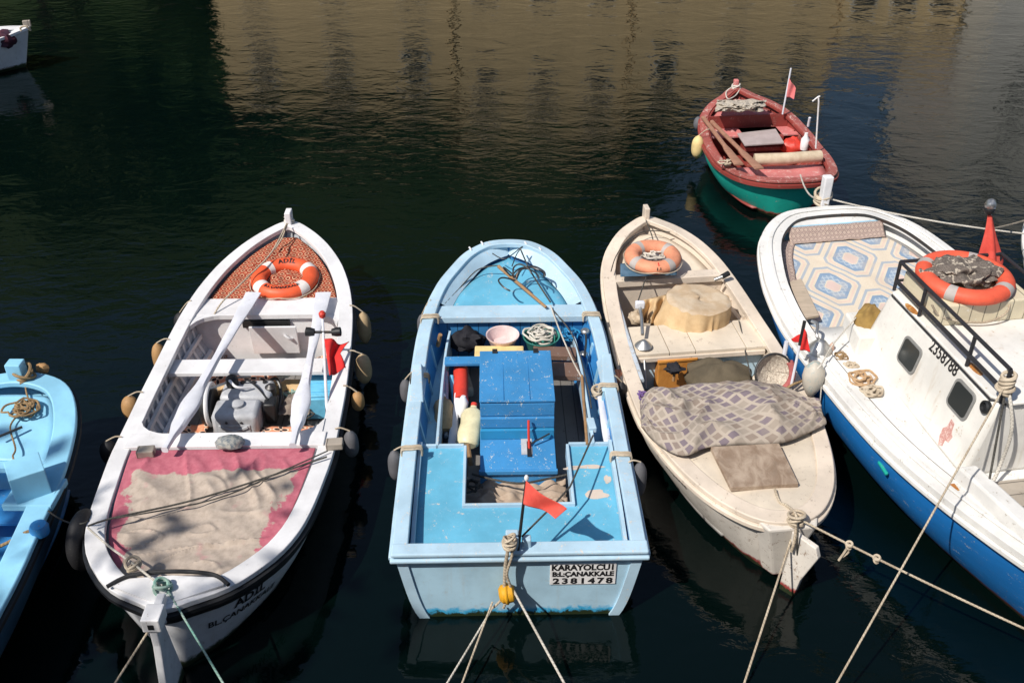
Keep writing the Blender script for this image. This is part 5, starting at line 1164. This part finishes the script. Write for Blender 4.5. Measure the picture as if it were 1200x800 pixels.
def wall_plate(name, c, w_, h_, r, d0, d1, mat, parent):
    o = rrect(w_, h_, r); n = len(o); g = G(); P_ = lambda d: [c + wx * a + wu * b + wn_ * d for a, b in o]
    g.add(P_(d0) + P_(d1), [tuple(range(n - 1, -1, -1)), tuple(range(n, 2 * n))] + [(i, (i + 1) % n, n + (i + 1) % n, n + i) for i in range(n)])
    return g.build(name, mat, parent, smooth=False)
for px, py in ((1066.5, 416), (1127, 468)):
    c = onwall(px, py); f = wall_plate('window', c, .30, .27, .055, -.01, .014, m_winframe, cabin); wall_plate('pane', c, .255, .225, .04, .002, .018, m_glass, f)
a_, b_ = onwall(1092, 405), onwall(1121, 434); c = (a_ + b_) / 2; ln = (b_ - a_).length
v, f = text_geo('2358788', .16, .003); wd_ = max(p.x for p in v) - min(p.x for p in v); kx = ln * 1.10 / wd_
G().add([c + wx * p.x * kx + wu * p.y + wn_ * .004 for p in v], f).build('lettering', m_letter, cabin, smooth=False)
c = onwall(1110, 507); pts = [(-.03, .14), (.03, .13), (.05, .04), (.085, .02), (.07, -.06), (.02, -.07), (.02, -.14), (-.03, -.17), (-.07, -.08), (-.075, .0), (-.035, .05)]
n = len(pts); g = G(); P_ = lambda d: [c + wx * a * .9 + wu * b * .9 + wn_ * d for a, b in pts]; g.add(P_(.001) + P_(.003), [tuple(range(n - 1, -1, -1)), tuple(range(n, 2 * n))] + [(i, (i + 1) % n, n + (i + 1) % n, n + i) for i in range(n)]); g.build('flaking_patch', m_pinkdecal, cabin, smooth=False)
c = onwall(1157, 477); vt = G().lathe([(0, .0), (.055, .0), (.055, .03), (.04, .04), (.03, .015), (0, .015)], c, wn_, 20).build('vent', m_black, cabin)
# companionway trunk in front of the cabin
tx0 = B.loc(985, 366, 1.02).x; ty = B.loc(975, 385, .85).y
tk = G(); tk.hexa([(xf - .08, -.45, .70), (tx0, -.42, .70), (tx0, ty - .10, .70), (xf - .08, ty, .70), (xf - .08, -.45, 1.06), (tx0, -.42, 1.02), (tx0, ty - .12, 1.02), (xf - .08, ty - .02, 1.06)])
tk.build('trunk', m_offw, B.root, bevel=.02, smooth=False)
# cockpit behind the cabin
G().hexa([(.5, .30, .75), (xr - .02, ybt - .1, .75), (xr - .02, ybt + .08, .75), (.5, .48, .75), (.5, .30, .93), (xr - .02, ybt - .09, .93), (xr - .02, ybt + .07, .93), (.5, .47, .93)]).build('cockpit_coaming', m_offw_rail, B.root, bevel=.02, smooth=False)
G().box((xr - .5, 0, .80), (.75, 1.2, .04)).build('cockpit_seat', m_tan_bd, B.root, smooth=False, bevel=.005)
# bow bollard
bl = B.Mi @ at(964, 243, 1.10); G().hexa([(bl.x - .05, bl.y - .045, .9), (bl.x + .05, bl.y - .045, .9), (bl.x + .05, bl.y + .045, .9), (bl.x - .05, bl.y + .045, .9), (bl.x - .05, bl.y - .055, 1.50), (bl.x + .05, bl.y - .055, 1.50), (bl.x + .05, bl.y + .055, 1.50), (bl.x - .05, bl.y + .055, 1.50)]).build('bollard', m_white, B.root, bevel=.012, smooth=False)
# green fitting on the hull
hl = B.loc(1055, 549, .52); 
hp0 = Vector((hl.x, B.hy(hl.x, .55, .02), .55)); G().box(hp0, (.17, .03, .03), rz=-.05).build('fitting', m_green, B.root, bevel=.01, smooth=False)
# railing round the roof
zr, zl = 1.83, 1.63; y_r = yt - .02; rl = bpy.data.objects.new('railing', None); col.objects.link(rl); rl.parent = B.root
rail_top = [(xr + .02, y_r, zr), (xf - .03, y_r, zr), (xf - .03, -y_r, zr)]
G().tube(rail_top[:2], .017, 8).build('top_rail', m_blackrail, rl); G().tube(rail_top[1:], .017, 8).build('top_rail', m_blackrail, rl); G().tube([(xf - .03, -y_r, zr), (xr + .02, -y_r, zr)], .017, 8).build('top_rail', m_blackrail, rl)
G().tube([(xr + .02, y_r, zl), (xf - .03, y_r, zl)], .020, 8).build('lower_rail', m_blackrail, rl); G().tube([(xf - .03, y_r, zl), (xf - .03, -y_r, zl)], .014, 8).build('lower_rail', m_blackrail, rl)
for x in (xf - .03, xf - .50, xf - 1.3, xr + .02):
    for s_ in (1, -1): G().tube([(x, s_ * y_r, ZT + .03), (x, s_ * y_r, zr)], .017, 8).build('post', m_blackrail, rl)
for px, py in ((1068, 362), (1143, 432)):
    l = B.loc(px, py, ZT + .031); pts = [(l.x + .10 * (1 + .5 * mn.noise(Vector((k, 1, 2)))) * math.cos(k * .45), l.y + .035 * (1 + .5 * mn.noise(Vector((k, 4, 2)))) * math.sin(k * .45)) for k in range(14)]
    G().prism(pts, ZT + .031, ZT + .033).build('rust_patch', m_rust, cabin, smooth=False)
# ---- things on the cabin boat
xr0 = B.loc(1000, 378, .88).x
o = B.deck('carpet', m_rugblue, xr0 - .35, xbow - .04, lambda x, y: B.z(x) - .155, .26, .012, nx=50, ny=60, fn=wrinkle(.012, 3, 5.), uv=True, parent=None); tag(o, 'cream carpet with blue diamonds covering the foredeck of the cabin boat', 'carpet')
g = G().grid(lambda u, v: B.w(xbow - .17 + .14 * u, (B.bi(xbow - .02, .19)) * (1 - 2 * v), B.z(xbow) - .145 + .135 * u ** 1.5 + .012 * mn.noise(Vector((v * 9, u * 2, 1)))), 8, 50, lambda u, v: (u * .22, v * 1.35)); tag(g.build('carpet_border', m_rugb, solid=.012), 'brown latticed carpet edge turned up against the bow of the cabin boat', 'carpet')
g = G().grid(lambda u, v: B.w(xbow - .12 - 1.05 * u, B.bi(xbow - .12 - 1.05 * u, .20) - .16 * v, B.z(xbow - .12 - 1.05 * u) - .11 - .018 * v + .010 * mn.noise(Vector((v * 3, u * 9, 1)))), 40, 8, lambda u, v: (u * 1.05, v * .16)); tag(g.build('carpet_border', m_rugb, solid=.01), 'brown patterned carpet strip along the left of the blue diamond carpet', 'carpet')
g = G(); cs = [at(px, py, .90) for px, py in ((925, 330), (939, 326), (960, 369), (940, 373))]; g.hexa([c - Vector((0, 0, .03)) for c in cs[::-1]] + cs[::-1]); tag(g.build('wooden_board', wood('pale_drift_board', (.52, .42, .32), (.40, .33, .25)), bevel=.004, smooth=False), 'bare tan board on the left edge of the blue diamond carpet', 'board')
tag(G().tube(cr([at(908, 262, .99), at(917, 260, 1.0), at(933, 259, 1.0), at(940, 257, .99)], 5), [.03] * 5 + [.045] * 6 + [.03] * 5, 10).build('cloth_roll', cloth('dusty_cloth', (.45, .36, .31), (.36, .28, .25))), 'small dusty cloth roll at the left bow corner of the carpet', 'cloth roll')
c = at(1019, 386, .98); tag(G().ell(c + Vector((0, .05, .0)), (.15, .16, .24), 24, 16, .28).build('sack', m_sack), 'mustard coloured sack at the front corner of the white cabin', 'sack')
lifebuoy('red-orange lifebuoy lying on the cabin roof hatch under a net', Vector(B.w((xq + xf) / 2 + .0, B.loc(1131, 330, 1.80).y - .035, 1.805)), .345, .08, m_orange2, m_bandg, (R(2), 0, 0), (60, 145, 232, 318), 6, rope=False)
cN = B.M @ Vector(((xq + xf) / 2 + .03, B.loc(1136, 320, 1.88).y, 1.82)); g = G()
g.ell(cN, (.29, .20, .08), 70, 40, .55); g.v = [tuple(Vector(p) + Vector((0, 0, .05 * (1 - abs(mn.noise(Vector(p) * 6))) ** 3 + .02 * mn.noise(Vector(p) * 15)))) for p in g.v]
tag(g.build('fishing_net', m_netstripe), 'grey striped net bundled in the lifebuoy on the cabin roof', 'net')
rope('yellowish rope hanging in a loop below the lifebuoy on the hatch front', [at(1092, 357, 1.74), at(1105, 372, 1.62), at(1150, 378, 1.58), at(1178, 368, 1.64), at(1184, 352, 1.72)], .010, m_rope)
t = thing('signal_flag', 'furled red flag on a pole with a grey ball, behind the roof lifebuoy', 'flag', B.w(xf - .06, 0, 1.5)); Yp = B.w(xf + .02, B.loc(1160, 310, 1.83).y, 0).y
q0, q1 = at_y(1161, 322, Yp), at_y(1161, 240, Yp); G().tube([q0, q1], .014, 8).build('pole', m_steel, t, world=True)
G().ell(q1, (.05, .05, .055), 14, 10, .2).build('ball', m_steel, t, world=True); G().lathe([(.03, -.09), (.05, -.06), (.05, -.04), (.03, -.03)], q1, (0, 0, 1), 12).build('lamp', m_black, t, world=True)
g = G(); n = 28; vs = []; qa, qb = at_y(1160, 252, Yp), at_y(1160.5, 308, Yp)
for i in range(15):
    f = i / 14; rr = .022 + .085 * f ** 1.2 if f < .93 else .09
    for k in range(n): a = 6.283 * k / n; q2 = rr * (1 + .22 * math.sin(a * 4 + f * 2) * (.3 + f)); p = qa.lerp(qb, f); vs.append((p.x + q2 * math.cos(a), p.y + q2 * .7 * math.sin(a), p.z + .02 * math.sin(a * 2) * f))
g.add(vs, [(i * n + k, i * n + (k + 1) % n, (i + 1) * n + (k + 1) % n, (i + 1) * n + k) for i in range(14) for k in range(n)]).build('furled_flag', m_redflag2, t, world=True)
# clutter on its port side deck
t = thing('lamp', 'chrome bell shaped lamp on the left rail of the cabin boat', 'lamp', at(960, 412, .85)); G().lathe([(.02, .13), (.05, .11), (.11, .04), (.125, 0), (.115, 0), (.05, .06)], at(960, 411, .86), (0, 0, 1), 22).build('bell', m_chrome, t, world=True); G().tube(cr([at(960, 398, .98), at(957, 392, 1.02), at(958, 380, 1.06), at(951, 376, 1.06)], 4), .016, 8).build('arm', m_steel, t, world=True)
t = thing('buoy', 'weathered white and teal buoy hanging between the cream and cabin boats', 'buoy', at(952, 470, .60)); bt = at(955, 432, .90); bb = at(949, 464, .62); G().lathe([(0, 0), (.04, .02), (.085, .10), (.105, .20), (.095, .28), (.06, .33), (.03, .36), (0, .36)], bb, bt - bb, 20).build('body', paint('chalky_buoy', (.50, .46, .39), (.26, .36, .36), .5, dirt=.7, dirtc=(.26, .36, .36), scale=1.3), t, world=True)
g = knot(bt, .06, m_ropew, 4, 21, .012); g.build('lashing', m_ropew, t, world=True)
rope('line holding the white and teal buoy to the cabin boat rail', [bt, at(962, 428, .92), at(975, 405, 1.0), at(1003, 372, 1.10)], .007, m_ropew)
rope('thin line hanging from the white and teal buoy', [at(963, 436, .88), at(962, 460, .70), at(960, 480, .5)], .006, m_ropew)
tag(G().ell(at(974, 409, .86), (.03, .03, .075), 12, 8).build('float', paint('red_ended_float', (.55, .38, .30), (.6, .08, .06), .5, dirt=.5, scale=2)), 'small red ended net float on the cabin boat side deck', 'float')
m_tanrope = cloth('orange_tan_rope', (.50, .34, .20), (.38, .24, .13), 30)
for i, (px, py, r_, lb) in enumerate(((983, 421, .07, 'small brown rope ring on the side deck beside the red ended float'), (996, 432, .05, 'grey rope scrap between the two coils on the side deck'), (1008, 447, .13, 'large orange-tan rope coil on the side deck'), (1020, 462, .09, 'flat tan rope coil farthest aft on the side deck'))):
    tag(G().tube(coil(at(px, py, .80), r_, r_ * .4, 5, .012, .02, .05, 30 + i), .012, 6).build('rope_coil', (m_ropet, m_rope, m_tanrope, m_rope)[i]), lb, 'rope')
for px, py in ((1118, 571),): 
    l = B.loc(px, py, .80); B_ = B; G().box((l.x, l.y, B.z(l.x) + .015), (.08, .05, .012)).build('rust_patch', m_rust, B.root, smooth=False, bevel=.004)
# ropes of the cabin boat
tag(knot(at(964, 232, 1.20), .085, m_rope, 6, 17, .016).build('rope_lashing', m_rope), 'thick pale rope lashed round the bow bollard of the cabin boat', 'rope')
e1 = at(1200, 265, 1.25); s1 = at(968, 232, 1.20); rope('white rope stretched from the bow bollard to the right across the water', sag(s1, s1 + (e1 - s1) * 1.5, .10, 24), .010, m_ropew, 'mooring_rope', False)
e2 = at(1200, 257, 1.05); s2 = at(1163, 268, 1.6); rope('second thin rope running right from behind the furled red flag', sag(s2, s2 + (e2 - s2) * 1.8, .02, 12), .010, m_rope, 'mooring_rope', False)
kq = B.w(xr + .02, y_r, 1.72); tag(knot(kq, .055, m_rope, 6, 19, .016).build('rope_knot', m_rope), 'big pale knot on the rear rail post of the cabin roof', 'rope')
mooring('long thin pale rope slanting from the cabin roof rail down to the left', kq, 980, 800, 4.6, .010, m_rope, sg=.02)
rope('dark rope hanging from the rear rail post down the cabin side', sag(kq, at(1158, 570, .86), .0, 10), .010, m_roped, smooth=False)
rope('grey doubled rope hanging slack down the cabin side', [kq, at(1186, 500, 1.40), at(1172, 545, 1.02), at(1160, 571, .86)], .014, m_ropew)

# ================================================================== boat 5: red and green boat beyond
b5 = Boat('wooden_boat', 'small faded red rowing boat with a sea green hull, alone farther out', (3.60, 15.68, .9), (3.92, 12.55, .65),
          [(.05, .36), (.14, .50), (.34, .67), (.67, .80), (1.2, .88), (1.7, .88), (2.2, .82), (2.5, .73), (2.77, .54), (2.98, .28)], (.66, .54, .9), p=2.3, rake_s=.3, rake_b=.3)
B = b5
B.shell('hull', m_green); B.rail('gunwale', m_red, [(.02, 0), (-.10, .004), (-.10, -.035), (.02, -.035)], bevel=.006); B.rail('inner_wale', m_redin, [(-.10, -.02), (-.125, -.02), (-.125, -.05), (-.10, -.05)]); B.rail('rub_strake', m_redin, [(.02, -.05), (.045, -.055), (.045, -.10), (0, -.11), (-.01, -.05)])
B.shell('lining', m_redin, .02, .8, -.06); B.deck('floor', m_redin, .4, 2.8, .08, .18, .02)
xa, xb_ = B.loc(870, 132, .75).x, B.loc(870, 116, .8).x
B.deck('foredeck', m_pink, xa, B.L - .18, lambda x, y: B.z(x) - .10, .12, .02, crown=.02); B.bulk('bulkhead', m_redin, xa + .01, .1, .70, inset=.07)
B.thwart('thwart', m_pink, B.loc(895, 158, .5).x, B.loc(895, 149, .5).x, .50, .035, .06)
B.deck('stern_deck', m_pink, .12, B.loc(915, 187, .55).x, lambda x, y: B.z(x) - .10, .12, .02)
for x in np.arange(1.0, 2.3, .17):
    for sd in (1, -1): B.rib(float(x), sd, m_red, .12, .50, .035, .03)
G().box((B.L + .0, 0, .93), (.09, .07, .18)).build('stem_post', m_pink, B.root, bevel=.012, smooth=False)
l = B.loc(892, 168, .35); G().box((l.x + .10, l.y, .33), (.42, .62, .34)).build('engine_box', m_redin, B.root, bevel=.008, smooth=False)
for i, (px, py, r_, m_, lb) in enumerate(((835, 160, .10, m_ropew, 'white line coil on the left floor of the red boat'), (925, 143, .09, m_rope, 'tan line coil at the right front of the red boat'), (850, 195, .07, m_rope, 'tan line coil at the left stern of the red boat'))):
    tag(G().tube(coil(at(px, py, (.25, .45, .58)[i]), r_, r_ * .4, 4, .012, .03, .08, 80 + i), .011, 6).build('rope_coil', m_), lb, 'rope')
G().box((l.x + .34, l.y, .36), (.04, .66, .30)).build('box_frame', m_red, B.root, bevel=.008, smooth=False)
for k in range(3): G().box((l.x - .115 - .012, l.y, .22 + .09 * k), (.02, .60, .06)).build('front_board', m_red, B.root, bevel=.004, smooth=False)
o = G(); cs = [at(px, py, .53) for px, py in ((864, 156), (909, 151), (919, 167), (873, 170))]; o.hexa([c - Vector((0, 0, .025)) for c in cs[::-1]] + cs[::-1]); tag(o.build('mat', cloth('pinkish_grey_mat', (.44, .37, .36), (.36, .30, .29)), bevel=.004, smooth=False), 'pinkish grey mat lying on the engine box of the red boat', 'mat')
tag(G().tube([at(884, 187, .60), at(920, 186, .62), at(961, 183, .60)], .085, 14).build('canvas_roll', cloth('cream_canvas', (.62, .52, .38), (.48, .38, .26), 6)), 'rolled cream canvas lying across the stern of the red boat', 'canvas roll')
RP = [(0, .07, .012), (.28, .055, .014), (.40, .03, .024), (.9, .03, .026), (1, .03, .03)]
oar('brown oar, outer of the two at the left of the red boat', at(866, 193, .68), at(824, 138, .72), RP, m_oarb, 'oars of the red boat'); oar('brown oar, inner of the two, its blade tip on the stern deck', at(890, 198, .68), at(834, 143, .70), RP, m_oarb, 'oars of the red boat')
tag(G().grid(lambda u, v: at(837 + 57 * u + 4 * v, 131 - 14 * v, .86 + .09 * math.sin(3.14 * u) ** .5 * math.sin(3.14 * v) ** .5 + .05 * mn.noise(Vector((u * 7, v * 4, 4))) + .03 * mn.noise(Vector((u * 20, v * 9, 4)))) + Vector((.04 * mn.noise(Vector((u * 6, v * 6, 1))), .10 * mn.noise(Vector((u * 5, v * 3, 2))), 0)), 60, 24).build('fishing_net', m_netw), 'pale net heaped on the pink foredeck of the red boat', 'net')
t = thing('signal_flag', 'faded pink flag on a white pole on the right rail of the red boat', 'flag', at(917, 134, .72)); p0 = at(917, 134, .72); p1 = at_y(927, 80, p0.y + .05); G().tube([p0, p1], .014, 8).build('pole', m_oarw, t, world=True); yq = p0.y + .02
flag_cloth(t, [at_y(925, 92, yq), at_y(921, 114, yq), at_y(931, 116, yq - .05), at_y(932.5, 104, yq - .05)], m_pinkflag, .03, 2)
t = thing('hooked_pole', 'thin white pole with a hooked top at the right stern of the red boat', 'pole', at(956, 174, .62)); p0 = at(956, 174, .62); p1 = at_y(959.5, 119, p0.y); p2 = at_y(959, 113.5, p0.y); p3 = at_y(952, 119, p0.y); G().tube([p0, p1, p2], .012, 8).build('pole', m_plate, t, world=True); G().tube([at_y(961, 113, p0.y), p2, p3], .011, 8).build('hook', m_plate, t, world=True)
tag(G().ell(at(928, 172, .40), (.16, .13, .14), 16, 10, .4).build('bag', m_redp), 'crumpled bright red bag beside the engine box of the red boat', 'bag')
tag(G().lathe([(.06, 0), (.065, .05), (.065, .16), (.03, .21), (.025, .26), (0, .26)], at(942, 175, .40), (0, 0, 1), 14).build('bottle', m_plate), 'white plastic bottle at the right side of the red boat', 'bottle')
tag(G().tube([at(947, 148, .65), at(949, 138, .80)], .02, 8).build('stick', m_oarw), 'short white stick on the right rail of the red boat', 'stick')
p = side_pt(B, 820, 172, .45, 1, .09); fender('yellow-cream fender on the left side of the red boat', p + Vector((0, 0, .18)), p - Vector((0, 0, .18)), .095, plastic('yellow_cream_fender', (.72, .55, .25), .6, .3), p + Vector((.15, 0, .28)))
p = side_pt(B, 812, 145, .55, 1, .07); tag(G().ell(p, (.07, .08, .11), 12, 8).build('fender', m_greyf), 'grey ball fender at the left front of the red boat', 'fender')
rope('white line from the stern of the red boat to the cabin boat bollard', sag(at(938, 205, .66), at(961, 233, 1.18), .10, 14), .011, m_ropew, 'mooring_rope', False)
tag(knot(B.w(B.L - .02, 0, .92), .07, m_ropew, 3, 23).build('rope_lashing', m_ropew), 'pale rope lashing at the foot of the red boat stem post', 'rope')
rope('pale line looping over the foredeck of the red boat', [at(858, 102, .95), at(851, 108, .88), at(853, 116, .82), at(862, 112, .84), at(868, 103, .9)], .009, m_ropew)

# ================================================================== boat 0: light blue boat cut by the left edge
b0 = Boat('wooden_boat', 'light blue boat with a square post at its bow, cut off by the left edge', (-4.52, 7.56, .95), (-4.56, 2.6, .72),
          [(0, .02), (.35, .45), (1, .74), (2.0, .87), (2.6, .87), (3.1, .85), (3.7, .82), (4.2, .75), (4.55, .64), (4.82, .46)], (.72, .66, .95), p=2.4, rake_b=.4, group='moored wooden boats')
B = b0
m_b0 = paint('aqua_blue_paint', (.28, .60, .80), (.5, .5, .45), .18, dirt=.22)
B.shell('hull', paint('dark_blue_hull', (.03, .09, .16), (.2, .3, .35), .2, slime=(.03, .05, .03))); B.rail('gunwale', m_b0, [(.02, 0), (-.17, .01), (-.17, -.05), (.02, -.05)], bevel=.012); B.rail('rub_strake', m_black, [(.02, -.05), (.045, -.055), (.045, -.09), (0, -.10), (-.01, -.05)])
B.shell('lining', m_b0, .02, .8, -.08); B.deck('floor', m_dblue, .5, 4.3, .10, .2, .02)
xw = B.loc(20, 540, .72).x; B.deck('foredeck', m_b0, xw, B.L - .2, lambda x, y: B.z(x) - .10, .15, .02, crown=.02)
B.bulk('bulkhead', m_b0, xw + .03, .1, .66, inset=.08)
B.thwart('front_beam', m_b0, xw - .09, xw + .0, .72, .06, .08)
B.thwart('thwart', m_dblue, B.loc(10, 615, .42).x, B.loc(10, 575, .42).x, .44, .03, .08); B.thwart('thwart', m_lblue, B.loc(5, 700, .60).x, B.loc(5, 678, .60).x, .60, .04, .08)
G().box((B.L - .08, 0, 1.01), (.12, .14, .22)).build('bow_post', m_b0, B.root, bevel=.010, smooth=False)
l = B.loc(40, 585, .70); G().box((l.x + .04, l.y, .72), (.34, .40, .06)).build('box_base', m_b0, B.root, bevel=.008, smooth=False)
l = B.loc(36, 575, .75); G().box((l.x + .02, l.y, .87), (.27, .27, .26), rz=R(32)).build('square_box', m_b0, B.root, bevel=.008, smooth=False)
l = B.loc(47, 622, .70); G().lathe([(.07, 0), (.075, .06), (.06, .09), (0, .09)], (l.x, l.y, .68), (0, 0, 1), 14).build('cleat', m_dblue, B.root)
rope('tan rope running from the dark blue cleat off to the left', [at(47, 617, .76), at(25, 626, .70), at(8, 636, .64), at(-20, 648, .6)], .014, m_ropet)
tag(G().tube(coil(at(28, 482, .83), .13, .04, 7, .012, .03, .05, 41), .010, 6).build('rope_coil', m_ropet), 'brown rope tangle on the bow of the left light blue boat', 'rope')
tag(knot(at(28, 437, 1.0), .09, m_ropet, 3, 42, .014).build('rope_lashing', m_ropet), 'brown rope lashed round the bow post of the left light blue boat', 'rope')
tag(G().ell(at(50, 431, .95), (.06, .05, .05), 12, 8, .3).build('float', m_tanf), 'small brown float beside the bow post of the left light blue boat', 'float')
rope('brown line from the bow post to the rope tangle', [at(29, 440, .98), at(31, 460, .88), at(38, 478, .85)], .008, m_ropet); rope('dark brown line trailing from the rope tangle over the foredeck', [at(22, 485, .84), at(12, 500, .82), at(18, 525, .80), at(15, 535, .80), at(21, 546, .80)], .008, m_ropet)
tag(G().tube([at(-5, 513, .84), at(26, 500, .84)], .012, 8).build('stick', m_iron), 'thin dark stick lying on the foredeck at the left edge', 'stick')
rope('line from the left light blue boat to the white boat', sag(at(56, 598, .78), at(104, 610, .76), .08, 10), .007, m_roped, 'mooring_rope', False)

# ================================================================== boat at the top left and the one at the right edge
b6 = Boat('wooden_boat', 'white boat bow far out at the top left corner', (-9.42, 19.62, .78), (-13.6, 18.2, .62), [(.3, .45), (1, .72), (2, .84), (2.8, .80), (3.5, .64), (4.0, .40), (4.25, .20)], (.62, .56, .78), p=2.3, rake_b=.35)
B = b6; B.shell('hull', m_white_hull); B.rail('gunwale', m_white, [(.02, 0), (-.11, .004), (-.11, -.05), (.02, -.05)], bevel=.006); B.shell('lining', m_inwhite, .02, .8, -.06); B.deck('floor', m_floor, .4, 4.0, .08, .18, .02); B.deck('foredeck', m_inwhite, 3.2, B.L - .15, lambda x, y: B.z(x) - .10, .12, .02); B.thwart('thwart', m_white, 2.4, 2.6, .5)
G().box((B.L - .02, 0, .83), (.14, .07, .12)).build('stem_post', m_tan_bd, B.root, bevel=.01, smooth=False)
tag(G().ell(at(3, 46, .64), (.22, .17, .16), 16, 10, .4).build('bundle', cloth('maroon_cloth', (.09, .025, .035), (.05, .03, .05), 8)), 'dark maroon bundle in the white boat at the top left', 'bundle')
rope('pale rope loop at the bow of the top left white boat', [at(36, 36, .86), at(30, 31, .95), at(24, 33, .9), at(25, 37, .84)], .018, m_rope)
b7 = Boat('wooden_boat', 'cream boat with a speckled carpet, just showing at the right edge', (6.42, 11.0, 1.0), (7.1, 6.3, .75), [(.3, .5), (1, .8), (2, .86), (3, .84), (3.8, .74), (4.3, .52), (4.6, .28)], (.75, .68, 1.0), p=2.4, rake_b=.4)
B = b7; B.shell('hull', m_royal, .16, 1); B.shell('topside_band', m_offw_rail, 0, .16, .004, 3); B.rail('gunwale', m_offw_rail, [(.02, 0), (-.12, .004), (-.12, -.05), (.02, -.05)], bevel=.006); B.shell('lining', m_dblue, .02, .8, -.06); B.deck('floor', m_floor, .4, 4.0, .08, .18, .02); B.deck('foredeck', m_offw_rail, 3.3, B.L - .2, lambda x, y: B.z(x) - .10, .12, .02); B.thwart('thwart', m_white, 2.5, 2.75, .55)
o = B.deck('carpet', m_rugb, 3.35, B.L - .3, lambda x, y: B.z(x) - .08, .14, .012, uv=True, parent=None); tag(o, 'speckled brown carpet on the bow of the boat at the right edge', 'carpet')
bpy.context.view_layer.update()
